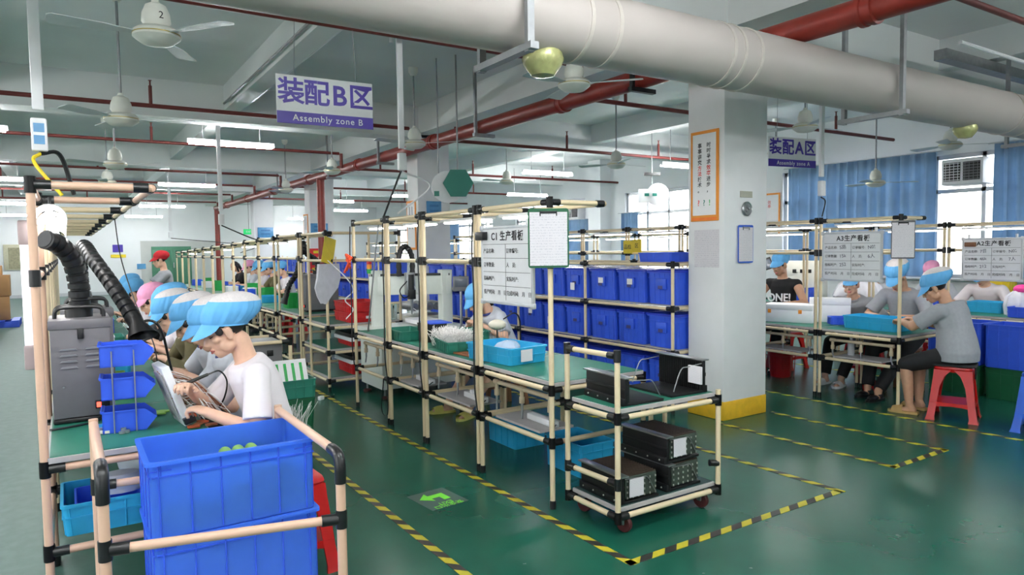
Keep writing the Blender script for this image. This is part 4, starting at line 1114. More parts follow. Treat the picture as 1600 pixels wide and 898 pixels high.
# ---- clipboards
def clipboard(label, p, rz, w, h, m, clip='blackm', paper=True, tiltx=0):
    t = thing('clipboard', label, 'clipboard', p, rz)
    MB().prism([(v.x, v.y) for v in rrect(w, h, .015, 0)], -.002, .002, Matrix.Rotation(PI/2, 4, 'X')).build('backing_board', M[m], t, smooth=False)
    MB().box(0, -.004, -.012*h, w*.92, .002, h*.9).build('sheet', M['written'], t, smooth=False)
    MB().box(0, -.006, h/2-.022, w*.42, .008, .014, .003).box(-w*.2, -.007, h/2-.028, .006, .01, .03, .002).box(w*.2, -.007, h/2-.028, .006, .01, .03, .002).build('spring_clip', M[clip], t)
    return t
p = at(857, 372, 'y', 3.19)
clipboard('green clipboard with a written sheet on the end post of the middle bench', p, -rad(30), .232, .335, 'dkgreen')
p = at(1411, 374, 'y', 3.285)
clipboard('grey clipboard with a blank looking sheet on the end post of the curtain side bench', p, -rad(52), .19, .34, 'dgrey')
p = at(1165, 381, 'y', 4.005)
clipboard('blue clipboard hung on the face of the white column', p, 0, .2, .33, 'stoolblue', 'galv')
# ---- on the near column
c0 = COLX[0]
def on_left(v, u): return at(u, v, 'x', c0-.004)
a, b = on_left(202, 1079), on_left(346, 1120)
ph = ((on_left(346, 1082).z-on_left(210, 1082).z)**2)**.5
pc = at(1101, 275, 'x', c0-.008)
ps = thing('wall_poster', 'orange framed slogan poster on the white column', 'poster', pc, -PI/2)
pw = abs(on_left(275, 1079).y-on_left(275, 1122).y); phh = abs(on_left(206, 1100).z-on_left(347, 1100).z)
MB().box(0, 0, 0, pw, .012, phh, .003).build('orange_frame', M['orange'], ps, smooth=False)
MB().box(0, -.0066, .012, pw*.84, .001, phh*.9).build('white_sheet', M['paper'], ps, smooth=False)
MB().box(0, -.0066, -phh*.475, pw*.9, .001, phh*.03).build('footer_strip', mat('footer orange', S(240, 120, 30), .5), ps, smooth=False)
for col, s_, reds in ((1, '时时寻求效率进步，', (4, 5)), (-1, '事事讲究方法技术。', (4, 5))):
    for k, chh in enumerate(s_):
        text('lettering', chh, phh*.058, M['redprint'] if k in reds else M['print_'], ps, face_mtx((col*pw*.16, -.0075, phh*(.335-.062*k)), (1, 0, 0), (0, 0, 1)), bold=.0008)
for k, (ch_, m_) in enumerate((('?', 'redprint'), ('?', 'tealp'), ('!', 'green'))):
    text('lettering', ch_, phh*.09, M[m_], ps, face_mtx((-pw*.2+pw*.2*k, -.0075, -phh*.3), (1, 0, 0), (0, 0, 1)), bold=.001)
pc = at(1104, 388, 'x', c0-.002)
solo('paper_notice', MB().box(0, 0, 0, .28, .002, .33), M['written'], 'plain paper notice under the orange framed poster', 'notice', None, pc, -PI/2, smooth=False)
pc = at(1166, 303.5, 'y', 4.016)
solo('name_plate', MB().box(0, 0, 0, .16, .006, .055, .002), mat('plate grey', S(176, 174, 160), .5), 'small grey plate above the round metal dial on the column', 'plate', None, pc, smooth=False)
pc = at(1166, 326, 'y', 4.016)
g_ = thing('round_dial', 'round metal dial on the face of the white column', 'dial', pc)
MB().lathe([(.062, 0), (.064, .012), (.055, .02), (.05, .012), (.0, .014)], n=28, ax=(0, -1, 0)).build('rim', M['steel'], g_)
for k in range(3): MB().lathe([(.012, .013), (.012, .02), (.009, .022)], (.02*cos(2*PI*k/3), 0, .02*sin(2*PI*k/3)), 14, (0, -1, 0)).build('dial_hole', M['galv'], g_)
# blue plaques and posters on further columns
for k, (u, v, w, h, yy, lab) in enumerate(((678, 326, .26, .24, 10.12, 'blue plaque on the second column'), (499, 313*1.0+5+14, .4, .24, 15.9, 'blue plaque on the third column'), (415, 363, .45, .3, 21.5, 'blue plaque on the fourth column'))):
    p = at(u, v if k != 1 else 357, 'y', yy-.012)
    t = thing('wall_plaque', lab + ' above the bench frames', 'plaque', p)
    MB().box(0, 0, 0, w, .02, h, .004).build('plate', M['plaque'], t)
    for j in range(2): MB().box(0, -.0105, h*.2-h*.35*j, w*.6, .001, h*.14).build('faint_print', mat('plaque print', S(60, 120, 176), .5), t, smooth=False)
for k, (u, v, yy, h) in enumerate(((643, 352, 10.3, .72), (478, 357, 16.1, .6))):
    p = at(u, v, 'x', c0-.01)
    t = thing('wall_poster', ('orange framed poster on the side of the second column', 'orange framed poster on the side of the third column')[k], 'poster', p, -PI/2)
    MB().box(0, 0, 0, .34, .012, h*1.1, .003).build('orange_frame', M['orange'], t, smooth=False)
    MB().box(0, -.007, .0, .28, .001, h).build('white_sheet', M['paper'], t, smooth=False)
    for col in (-1, 1):
        MB().box(col*.05, -.008, .12, .03, .001, h*.5).build('faint_print', M['faint'], t, smooth=False)
# ================================================================== red crate shelf contents
def stacked(name, label, cat, m, L, W, h, loc, rz=0, **k): return put_tray(name, label, cat, m, L, W, h, loc, rz, **k)
stacked('red_crate', 'upper of two red crates stacked on the top of the pipe shelf', 'crate', 'crimson', .56, .4, .11, (2.8, 7.62, .845), rad(90), ribs=8)
stacked('red_crate', 'lower of two red crates stacked on the top of the pipe shelf', 'crate', 'crimson', .56, .4, .11, (2.8, 7.62, .731), rad(90), ribs=8)
solo('paper_label', MB().box(0, 0, 0, .07, .002, .03), M['paper'], 'small white label on the lower red crate of the shelf top', 'label', None, (2.82, 7.34, .785), 0, smooth=False)
for z, lab in ((.46, 'middle'), (.15, 'bottom')):
    stacked('red_crate', 'red crate under a white sheet on the %s shelf level' % lab, 'crate', 'crimson', .5, .4, .12 if z < .3 else .06, (2.82, 7.62, z+.003), rad(90), ribs=8)
    zz_ = z+(.123 if z < .3 else .063)
    solo('foam_sheet', MB().box(0, 0, .02, .44, .56, .04, .003), M['foam'], 'white foam sheet on the red crate, %s shelf level' % lab, 'foam', None, (2.82, 7.62, zz_+.002))
    solo('black_sheet', MB().box(0, 0, .02, .42, .54, .04, .003), M['blackp'], 'black foam sheet lying on the white one, %s shelf level' % lab, 'foam', None, (2.82, 7.62, zz_+.044))
solo('printed_carton', MB().box(0, 0, .14, .22, .3, .28, .004), mat('printed carton', S(206, 214, 190), .6, var=.35, scale=9), 'pale printed carton on the floor beside the red crate shelf', 'carton', None, (3.42, 7.75, .0))
solo('hanging_bag', MB().loft([[Vector((0, y+.0, z+.0)) for y, z in row]+[Vector((.02+.01*sin(9*z), y, z)) for y, z in reversed(row)] for row in (
    [(-.15, .2), (-.05, .2), (.06, .2), (.15, .2)], [(-.17, .05), (-.05, .05), (.06, .05), (.17, .05)], [(-.2, -.05), (-.05, -.05), (.05, -.05), (.14, -.06)], [(-.17, -.14), (-.1, -.14), (-.03, -.15), (.03, -.16)], [(-.12, -.22), (-.09, -.22), (-.06, -.23), (-.04, -.23)])]), mat('milky bag', S(232, 232, 240), .2, alpha=.8, bump=.3), 'clear plastic bag of papers hanging on the pipe shelf', 'bag', None, (2.36, 7.32, 1.19), rad(-62))
solo('yellow_notice', MB().prism([(-.09, -.14), (.09, -.14), (.09, .14), (-.09, .14)], 0, .003, Matrix.Rotation(rad(-14), 4, 'X') @ Matrix.Rotation(PI/2, 4, 'Y') @ Matrix.Rotation(PI/2, 4, 'Z')), M['yellowp'], 'tilted yellow notice hanging from the pipe shelf top', 'notice', None, (2.38, 7.33, 1.53), rad(-60))
rb = MB()
for k in range(7): rb.tube(bez([(0, 0, 0), (random.uniform(-.05, 0), random.uniform(-.05, .05), random.uniform(-.02, .06)), (random.uniform(-.06, 0), random.uniform(-.06, .06), random.uniform(-.14, -.04))], 5), .012, 5)
solo('orange_ribbon', rb, mat('orange ribbon', S(250, 90, 50), .6), 'bright orange ribbon tied to the last post of the near middle bench', 'ribbon', None, (CX-.02, 6.47, 1.45))
e3 = extractor('pale grey fume extractor with black hose behind the red crate shelf', (2.72, 8.85, .763), rad(-90), (.36, .42, .46), 'grey')
hp_ = [at(u, v, 'y', 8.7) for u, v in ((466, 455), (472, 430), (478, 395), (474, 380), (470, 395), (464, 425), (452, 445), (447, 462))]
hose(e3, [(2.72, 8.85, 1.25), (2.7, 8.8, 1.4)]+hp_[2:], .035, .07)
# taps under that bench
# ================================================================== totes
tote0 = None
def tote(label, loc, paper=0, rz=0.0, group='blue lidded totes'):
    """lidded tote, short end (handle) facing -X"""
    global tote0
    if tote0 is None:
        t = thing('storage_tote', label, 'tote', loc, rz, group)
        b = tray(MB(), .56, .4, .3, ribs=6, ribs_w=5, tap=.92, rim=.012, r=.02)
        b.build('tote_body', M['blue'], t)
        MB().box(-.278, 0, .19, .02, .13, .1, .006).build('handle_panel', M['blue'], t)
        MB().loft([rrect(.57, .41, .02, .299), rrect(.57, .41, .02, .318), rrect(.5, .34, .02, .325), rrect(.3, .2, .02, .333)]).build('lid', M['bluelid'], t)
        MB().box(-.2925, 0, .16, .001, .06, .03).build('faint_mark', mat('tote mark', S(60, 60, 120), .6), t, smooth=False)
        tote0 = t
        r = t
    else:
        r = dup(tote0, loc, rz, label)
    if paper:
        o = MB().box(-.293, -.01 if paper == 1 else .03, .2 if paper == 1 else .12, .002, .075, .055 if paper == 1 else .08).build('paper_label', M['paper'], r, smooth=False)
    return r
k = 0
for lev, z in enumerate(LV):
    n = 12
    for i in range(n):
        y = 4.66+.432*i
        lv = ('bottom', 'middle', 'top')[lev]
        tote('blue lidded tote on the %s shelf of the tote rack, %s from the white column' % (lv, ORD[i]), (RXF+.31, y, z+.027), 1 if (lev, i) in ((2, 1), (2, 2), (1, 5)) else 2 if (lev, i) in ((2, 3), (1, 4), (0, 1)) else 0, rad(random.uniform(-1.5, 1.5)))
put_tray('blue_bin', 'open blue bin lying on top of the tote rack near the column', 'bin', 'blue', .45, .35, .09, (RXF+.3, 4.86, 1.378), rad(90))
for rk_i, (y0, n, zs) in enumerate(((12.1, 8, (.58, 1.0)), (16.75, 10, (.6, 1.02)))):
    rk2 = thing('tote_rack', ('second cream pipe rack of blue totes, behind the gantry robot', 'third cream pipe rack of blue totes, far behind near the back wall')[rk_i], 'rack', (5.1, y0+n*.22, 0))
    X0 = 4.76
    for k in range(4):
        y = y0-.24+(n*.44)*k/3
        for x in (X0, X0+.64): post(rk2, x, y, 0, 1.4, 'pipe')
        for z in zs: rail(rk2, (X0, y, z-.03), (X0+.64, y, z-.03), 'pipe')
    for z in zs:
        for x in (X0, X0+.64): rail(rk2, (x, y0-.24, z-.03), (x, y0-.24+n*.44, z-.03), 'pipe', ends=(1, 1))
        MB().box(X0+.32, y0-.24+n*.22, z-.008, .56, n*.44, .01).build('shelf_board', M['board'], rk2, world=True, smooth=False)
    for lev, z in enumerate(zs):
        for i in range(n):
            tote('blue tote on the %s level of the %s pipe rack, %s going back' % (('lower', 'upper')[lev], ('second', 'third')[rk_i], ORD[i]), (X0+.325, y0+.44*i, z-.002))
# ================================================================== parts trolley
TX0, TX1, TY0, TY1 = 2.395, 3.17, 2.72, 3.15
tl = thing('parts_trolley', 'cream pipe trolley on maroon casters carrying black heat sink units', 'trolley', ((TX0+TX1)/2, (TY0+TY1)/2, 0))
for x, y, z1 in ((TX0, TY0, .99), (TX0, TY1, .985), (TX1, TY0, .69), (TX1, TY1, .66), (TX1-.12, TY1, .64)):
    post(tl, x, y, .09, z1, 'pipe', foot=False)
for z in (.63, .1):
    for y in (TY0, TY1): rail(tl, (TX0, y, z), (TX1, y, z), 'pipe')
    for x in (TX0, TX1): rail(tl, (x, TY0, z), (x, TY1, z), 'pipe')
    b = MB().box((TX0+TX1)/2+.004, (TY0+TY1)/2, z+.03, TX1-TX0-.03, TY1-TY0-.03, .024, .003).build('deck_board', M['board'], tl, world=True, smooth=False)
    MB().box((TX0+TX1)/2+.004, (TY0+TY1)/2, z+.0435, TX1-TX0-.05, TY1-TY0-.05, .003).build('green_mat', M['mat_green'] if z > .3 else mat('dark bench mat', S(34, 62, 60), .5), b, world=True, smooth=False)
rail(tl, (TX0, TY0, .96), (TX0, TY1, .955), 'pipe'); rail(tl, (TX0, TY0, .28), (TX0, TY1, .275), 'pipe')
MB().cyl((TX1-.05, TY0+.02, .26), (TX1+.0, TY0, .255), PR*1.28, n=10).build('connector', M['joint'], tl, world=True)
for x, y in ((TX0+.07, TY0+.03), (TX1-.1, TY0+.04), (TX0+.08, TY1-.05), (TX1-.1, TY1-.05)):
    w = MB().lathe([(.02, -.014), (.04, -.014), (.045, -.009), (.045, .009), (.04, .014), (.02, .014)], (x, y, .045), 22, (1, .3, 0)).build('caster_wheel', M['caster'], tl, world=True)
    MB().box(x, y+.005, .068, .04, .035, .055, .006).box(x, y, .093, .07, .06, .006).build('caster_fork', M['steel'], w, world=True)
def heat_sink(label, loc, rz, full, tagp=False, L=.36, Wd=.27, H=.15):
    t = thing('heat_sink_unit', label, 'heat sink', loc, rz, 'black heat sink units')
    MB().box(-Wd/2+.012, 0, H/2, .02, L, H-.01, .002).box(-Wd/2+.001, 0, .02, .03, L, .04, .002).box(-Wd/2+.004, 0, H*.55, .012, L, .02, .002).build('back_plate', M['blackm'], t)
    MB().box(-Wd/2+.016, 0, H+.002, .055, L+.03, .008, .001).build('steel_strip', M['steel'], t)
    MB().box(0, 0, .007, Wd, L, .014, .002).build('base_plate', M['blackm'], t)
    sc_ = MB()
    for k in range(4): sc_.lathe([(.005, 0), (.004, .004)], (-Wd/2-.014, -L/2+.04+k*(L-.08)/3, .02), 8, (-1, 0, 0))
    sc_.build('screws', M['stud'], t)
    for s in (-1, 1):
        MB().tube(bez([(-Wd/2+.03, s*(L/2-.004), H*.9), (0, s*(L/2-.004), H*.85), (Wd*.2, s*(L/2-.004), H*.8), (Wd*.38, s*(L/2-.004), H*.3), (Wd*.42, s*(L/2-.004), .03)], 5), .0032, 8).build('wire_guard', M['steel'], t)
    if full:
        MB().box(.012, 0, H*.5+.006, Wd-.05, L-.02, H-.03, .002).build('fin_block', M['hsgreen'], t)
        fn = MB()
        for k in range(18): fn.box(.012, -L/2+.018+k*(L-.036)/17, H-.008, Wd-.05, .006, .014)
        fn.build('fins', M['brownp'], t, smooth=False)
        st_ = MB()
        for s in (-1, 1):
            for i in range(6):
                for j in range(4): st_.box(-Wd/2+.05+i*(Wd-.07)/5, s*(L/2-.008), .028+j*.03, .006, .006, .011)
        for i in range(10):
            for j in range(4): st_.box(Wd/2-.012, -L/2+.03+i*(L-.06)/9, .028+j*.03, .006, .011, .006)
        st_.build('stud_pattern', M['stud'], t, smooth=False)
    else:
        fn = MB()
        for k in range(22): fn.box(-Wd/2+.03, -L/2+.012+k*(L-.024)/21, H*.5, .016, .005, H-.02)
        fn.build('fins', M['blackp'], t, smooth=False)
    if tagp:
        s = -1
        MB().box(-Wd*.12, s*(L/2+.006), H*.55, .1, .003, .1, .001).build('paper_tag', M['written'], t, smooth=False)
    return t
zt = .6755
heat_sink('bare black heat sink unit with steel strip, front one on the trolley top', (2.63, 2.93, zt), rad(-4), False)
u2 = heat_sink('bare ribbed heat sink unit with a tag sleeve on the trolley top', (2.98, 2.945, zt), rad(178), False, H=.19)
MB().box(-.02, .21, .12, .012, .1, .1, .001).build('paper_tag', M['written'], u2, smooth=False)
zb = .1455
heat_sink('finned heat sink unit with white tag, alone on the lower deck', (2.59, 2.93, zb), rad(-2), True, True)
heat_sink('lower finned heat sink unit of the stacked pair on the lower deck', (2.93, 2.94, zb), rad(2), True)
heat_sink('upper finned heat sink unit with white tag in the stacked pair', (2.925, 2.945, zb+.158), rad(1), True, True)
# ================================================================== curtain side benches
def foam_box(label, loc, L, W, h, rz=0, clips=True):
    t = thing('foam_box', label, 'foam box', loc, rz)
    MB().box(0, 0, h*.35, L, W, h*.7, .004).build('box_body', M['foam'], t)
    MB().box(0, 0, h*.85, L+.004, W+.004, h*.3, .004).build('box_lid', M['foam'], t)
    if clips:
        for x in (-L*.38, L*.25): MB().box(x, -W/2-.003, h*.62, .035, .006, .04, .002).build('orange_tab', M['orange'], t, smooth=False)
    return t
foam_box('white foam box with two orange tabs on the curtain side bench', (6.62, 4.68, .694), .5, .3, .19, rad(-68))
foam_box('plain white foam slab standing upright behind the orange tabbed foam box', (6.86, 4.38, .694), .4, .09, .26, rad(-55), False)
put_tray('blue_bin', 'small blue bin between the foam slab and the cyan tray', 'bin', 'blue', .2, .14, .08, (6.74, 4.2, .694), rad(-40), ribs=3)
put_tray('blue_bin', 'second small blue bin tucked against the long cyan tray', 'bin', 'blue', .16, .12, .07, (6.8, 4.02, .694), rad(-50), ribs=3)
put_tray('cyan_tray', 'long cyan tray in front of the two men in grey polo shirts', 'tray', 'cyan', .56, .3, .125, (6.63, 3.73, .694), rad(88))
put_tray('cyan_tray', 'pale cyan tray on the bench row next to the windows', 'tray', 'cyan', .36, .26, .12, (8.75, 3.65, .735), rad(88))
solo('clear_bag', MB().loft([[Vector(((.17+.03*sin(5*a))*f*cos(a), (.13+.02*cos(4*a))*f*sin(a), z)) for a in [2*PI*k/24 for k in range(24)]] for z, f in ((0, .9), (.1, 1), (.2, .85), (.27, .3))]), mat('milky bag', S(232, 232, 240), .2, alpha=.8, bump=.3), 'milky plastic bag under whiteboard A2 with a pink bag on top', 'bag', None, (8.6, 3.3, .735))
solo('pink_bag', MB().ball((0, 0, .03), (.1, .08, .05), 14), M['rose'], 'bright pink bag on the milky plastic bag under whiteboard A2', 'bag', None, (8.62, 3.28, .985))
put_tray('yellow_bin', 'yellow bin on the window side bench row behind the white shirted worker', 'bin', 'yellowp', .3, .22, .16, (9.75, 3.95, .9), rad(88))
solo('bag_heap', MB().loft([[Vector(((.3+.05*sin(5*a+z*9))*f*cos(a), (.3+.05*cos(7*a))*f*sin(a), z)) for a in [2*PI*k/30 for k in range(30)]] for z, f in ((0, .9), (.12, 1), (.25, .8), (.36, .4))]), mat('milky bag', S(232, 232, 240), .2, alpha=.8, bump=.3), 'heap of crumpled clear plastic bags behind the two seated men', 'bags', None, (8.62, 5.1, .735))
for k, (y, x, lab) in enumerate(((4.35, 8.7, 'by the bag heap'), (5.9, 8.6, 'further behind the foam boxes'), (3.12, 8.4, 'at the near end'))):
    put_tray('blue_bin', 'blue bin on the bench row next to the windows, ' + lab, 'bin', 'blue', .34, .24, .11 if k == 2 else .2, (x, y, .735), rad(90))
for k, (y, z) in enumerate(((2.93, .0), (3.47, .0))):
    put_tray('green_crate', ('dark green crate on the floor below the blue crate nearest the blue stool', 'dark green crate on the floor below the blue crate behind the red stool')[k], 'crate', 'dkgreen', .5, .4, .3, (7.75, y, 0), rad(90))
    put_tray('blue_crate', ('blue crate on a dark green crate, the one nearest the blue stool', 'blue crate on a dark green crate, the one behind the red stool')[k], 'crate', 'blue', .52, .42, .42, (7.75, y, .304), rad(90), rim=.014, ribs=5)
# monitor on an arm and a white instrument
mo = thing('monitor', 'small tilted black monitor on a stand beyond the foam boxes', 'monitor', (7.62, 5.75, .745), rad(-35))
MB().lathe([(.08, 0), (.08, .015), (.015, .02)], n=20).build('base', M['blackp'], mo)
MB().cyl((0, 0, .02), (0, 0, .42), .012, n=10).build('pole', M['steel'], mo)
hd = MB().box(0, -.03, .5, .24, .03, .17, .008, m=Matrix.Rotation(rad(-18), 4, 'Y') @ Matrix.Rotation(rad(-12), 4, 'X')).build('screen_case', M['blackp'], mo)
MB().box(0, -.047, .497, .2, .004, .13, .002, m=Matrix.Rotation(rad(-18), 4, 'Y') @ Matrix.Rotation(rad(-12), 4, 'X')).build('display', M['screen'], hd)
mo.location = (8.6, 6.55, .735)
ti = thing('test_cabinet', 'white test cabinet with sockets behind the sleeveless worker', 'cabinet', (8.75, 5.95, .735), rad(-70))
MB().box(0, 0, .28, .5, .3, .56, .012).build('cabinet_body', M['cream'], ti)
for k in range(3): MB().box(-.12+.1*k, -.153, .42, .05, .01, .05, .004).build('socket', M['blackp'], ti)
# things under the curtain side benches
for k, (y, x, lab) in enumerate(((4.62, 6.85, 'under the foam boxes'), (5.2, 6.9, 'further under the bench by the column'))):
    pass
wbt = thing('water_bottle', 'clear water bottle on the low shelf of the curtain side bench', 'bottle', (6.47, 3.9, .432))
MB().lathe([(.03, 0), (.032, .01), (.032, .12), (.015, .15), (.013, .17)], n=18).build('bottle_body', M['tape_clear'], wbt)
MB().lathe([(.015, .168), (.015, .19)], n=14).build('bottle_cap', M['white'], wbt)
fe = thing('fire_extinguisher', 'red fire extinguisher on the floor under the curtain side bench', 'fire extinguisher', (7.0, 4.02, 0))
MB().lathe([(.055, 0), (.06, .01), (.06, .33), (.045, .38), (.02, .4), (.018, .43)], n=22).build('cylinder_body', M['crimson'], fe)
MB().box(.02, 0, .45, .1, .03, .03, .006).build('valve', M['blackp'], fe)
solo('red_bucket', tray(MB(), .26, .26, .3, r=.1, ribs=2, tap=.85), M['crimson'], 'red bucket on the floor between the bench and the white column', 'bucket', None, (6.95, 5.05, 0))
# ================================================================== stools
def plastic_stool(label, loc, rz, m, s=1.0, cushion=False, group='plastic stools'):
    t = thing('plastic_stool', label, 'stool', loc, rz, group)
    h, a, b = .465*s, .135*s, .185*s
    MB().loft([rrect(2*a-.01, 2*a-.01, .04, h-.05), rrect(2*a+.02, 2*a+.02, .04, h-.02), rrect(2*a+.012, 2*a+.012, .045, h-.004), rrect(2*a-.03, 2*a-.03, .04, h)]).build('seat', M[m], t)
    for sx in (-1, 1):
        for sy in (-1, 1):
            def corner(f, z, w):
                cx, cy = sx*f, sy*f
                p = [(0, 0), (-w, 0), (-w, -.012), (-.03, -.016), (-.016, -.03), (-.012, -w), (0, -w)]
                pts = [Vector((cx+sx*x, cy+sy*y, z)) for x, y in p]
                return pts if sx*sy > 0 else pts[::-1]
            rg = [corner(b+.01, 0, .075), corner(b, .03, .06), corner(b-.015, .12, .055), corner(a+.018, h*.62, .06), corner(a+.008, h*.82, .085), corner(a+.004, h-.03, .13)]
            MB().loft(rg).build('leg', M[m], t)
    f = b-.018
    for ax in (0, 1):
        for q in (-1, 1):
            poly = [(-f, .105), (-f*.5, .122), (0, .126), (f*.5, .122), (f, .105), (f, .155), (-f, .155)]
            mm = (Matrix.Rotation(PI/2*ax, 4, 'Z') @ Matrix.Translation((0, q*(f-.004), 0)) @ Matrix.Rotation(PI/2, 4, 'X'))
            MB().prism(poly, -.004, .004, mm).build('stretcher', M[m], t, smooth=False)
    MB().box(0, 0, .15, 2*f-.02, 2*f-.02, .008).build('lower_tray', M[m], t)
    if cushion:
        MB().loft([rrect(.3, .3, .05, h+.0005), rrect(.34, .34, .07, h+.008), rrect(.33, .33, .07, h+.02), rrect(.26, .26, .06, h+.024)]).build('cushion', M['blackc'], t)
        MB().tube([(-.14, -.16, h+.01), (-.15, -.165, h-.04), (-.12, -.16, h-.09), (-.1, -.16, h+.005)], .006, 6).build('cushion_tie', M['blackc'], t)
    return t
plastic_stool('red plastic stool with black cushion under the woman in grey polo', (6.46, 2.95, 0), rad(20), 'stoolred', 1.0, True)
plastic_stool('blue plastic stool standing alone on the green floor', (6.55, 2.3, 0), rad(8), 'stoolblue', 1.03)
rs_ = plastic_stool('red plastic stool under the woman soldering behind the blue crates', (.86, 3.36, 0), rad(3), 'stoolred', .97)
def wood_stool(label, loc, rz=0, m='wood', h=.45):
    t = thing('wooden_stool', label, 'stool', loc, rz, 'wooden stools')
    MB().box(0, 0, h-.015, .32, .26, .03, .006).build('seat', M[m], t)
    for sx in (-1, 1):
        for sy in (-1, 1):
            MB().loft([[Vector((sx*(.16+dx), sy*(.13+dy), 0)) for dx, dy in ((-.018, -.018), (.018, -.018), (.018, .018), (-.018, .018))], [Vector((sx*(.12+dx), sy*(.09+dy), h-.03)) for dx, dy in ((-.018, -.018), (.018, -.018), (.018, .018), (-.018, .018))]]).build('leg', M[m], t, smooth=False)
    for sy in (-1, 1): MB().box(0, sy*.115, .18, .27, .018, .03).build('stretcher', M[m], t, smooth=False)
    for sx in (-1, 1): MB().box(sx*.145, 0, .23, .018, .21, .03).build('stretcher', M[m], t, smooth=False)
    return t
wood_stool('brown wooden stool under the man behind the long cyan tray', (7.22, 3.78, 0), rad(10))
wood_stool('brown wooden stool under the woman bending by the cream desk lamp', (3.55, 5.64, 0), rad(90), 'wood', .42)
# ================================================================== curtains and window air conditioners
def curtain(label, y0, y1, z0, z1, gather=1.0, n=None, taper=0.0):
    n = n or int((y1-y0)/.03); rows = []
    for z, g in ((z1, 1), (z1-.05, 1), (z1*.6+z0*.4, 1), (z0, 1)):
        row = []; f = (z1-z)/(z1-z0)
        for i in range(n+1):
            u = i/n; y = y0+(y1-y0)*u
            y = y+(y1-y)*taper*f
            ph = u*(y1-y0)/.19*2*PI*gather
            row.append((.045*sin(ph+.6*sin(ph*.37))*(0.5+.5*min(1, f*3+.3))+.012*sin(ph*2.3), y))
        rows.append([Vector((x-.006, y, z)) for x, y in row]+[Vector((x+.006, y, z)) for x, y in reversed(row)])
    t = thing('curtain', label, 'curtain', (XR-.16, (y0+y1)/2, (z0+z1)/2), 0, 'blue window curtains')
    MB().loft([[p-Vector((0, (y0+y1)/2, (z0+z1)/2)) for p in r] for r in rows]).build('cloth', M['curtain'], t, ang=80)
    MB().cyl((.0, (y0-y1)/2-.1, (z1-z0)/2+.01), (.0, (y1-y0)/2+.1, (z1-z0)/2+.01), .012, n=10).build('curtain_rod', M['alu'], t)
    return t
curtain('long blue curtain covering most of the near window', 5.74, 8.46, .98, 2.98)
curtain('blue curtain gathered beside the window air conditioner, towards the camera', 3.35, 4.9, .98, 3.0, 1.2, None, -.12)
curtain('narrow blue curtain at the far edge of the second window', 12.66, 13.28, .98, 2.36, 1.6)
curtain('blue curtain of the third window behind the white poster', 14.6, 15.9, .98, 2.28, 1.3)
curtain('blue curtain of a distant window beyond the hexagon sign', 21.9, 22.9, .98, 2.4, 1.3)
def window_ac(label, yc, zc, w=.6, h=.4):
    t = thing('window_air_conditioner', label, 'air conditioner', (XR-.02, yc, zc), -PI/2, 'window air conditioners')
    MB().box(0, .1, 0, w, .5, h, .012).build('housing', M['white'], t)
    for q in (-1, 1):
        g = MB().box(q*w*.235, -.155, 0, w*.4, .012, h*.72, .002).build('grille_recess', M['blackp'], t)
        sl = MB()
        for k in range(7): sl.box(q*w*.235, -.165, -h*.32+k*h*.64/6, w*.4, .012, .009)
        for k in range(4): sl.box(q*w*.235-w*.15+k*w*.1, -.163, 0, .006, .008, h*.7)
        sl.build('grille_slats', M['white'] if q < 0 else M['grey'], g, smooth=False)
    return t
window_ac('white window air conditioner beside the long blue curtain', 5.36, 2.63)
window_ac('small white window air conditioner above the third window curtain', 15.3, 2.5)
p = at(943, 333, 'x', 11.97)
t = thing('wall_poster', 'orange edged white poster between the far windows', 'poster', p, -PI/2)
MB().box(0, 0, 0, .34, .012, 1.0, .003).build('orange_frame', M['orange'], t, smooth=False)
MB().box(0, -.007, 0, .28, .001, .9).build('white_sheet', M['paper'], t, smooth=False)
p = at(1205, 335, 'x', 11.97)
t = thing('wall_poster', 'orange edged white poster on the wall beyond the zone A sign', 'poster', p, -PI/2)
MB().box(0, 0, 0, .4, .012, .85, .003).build('orange_frame', M['orange'], t, smooth=False)
MB().box(0, -.007, 0, .34, .001, .78).build('white_sheet', M['paper'], t, smooth=False)
text('lettering', '效\n率', .08, M['redprint'], t, face_mtx((-.04, -.0085, .2), (1, 0, 0), (0, 0, 1)))
# yellow area signs on the rows behind the rack
for k, (u, v) in enumerate(((981, 386), (995, 384))):
    p = at(u, v, 'x', AX-.04)
    t = thing('area_sign', ('yellow area sign hanging on the curtain side benches, front one', 'yellow area sign half behind a post on the curtain side benches')[k], 'sign', p, -PI/2)
    MB().box(0, 0, 0, .17, .006, .17, .001).build('panel', M['yellowp'], t, smooth=False)
    text('lettering', '品检' if k == 0 else '区', .07, M['print_'], t, face_mtx((0, -.004, 0), (1, 0, 0), (0, 0, 1)))
p = at(897, 405, 'x', AX-.03)
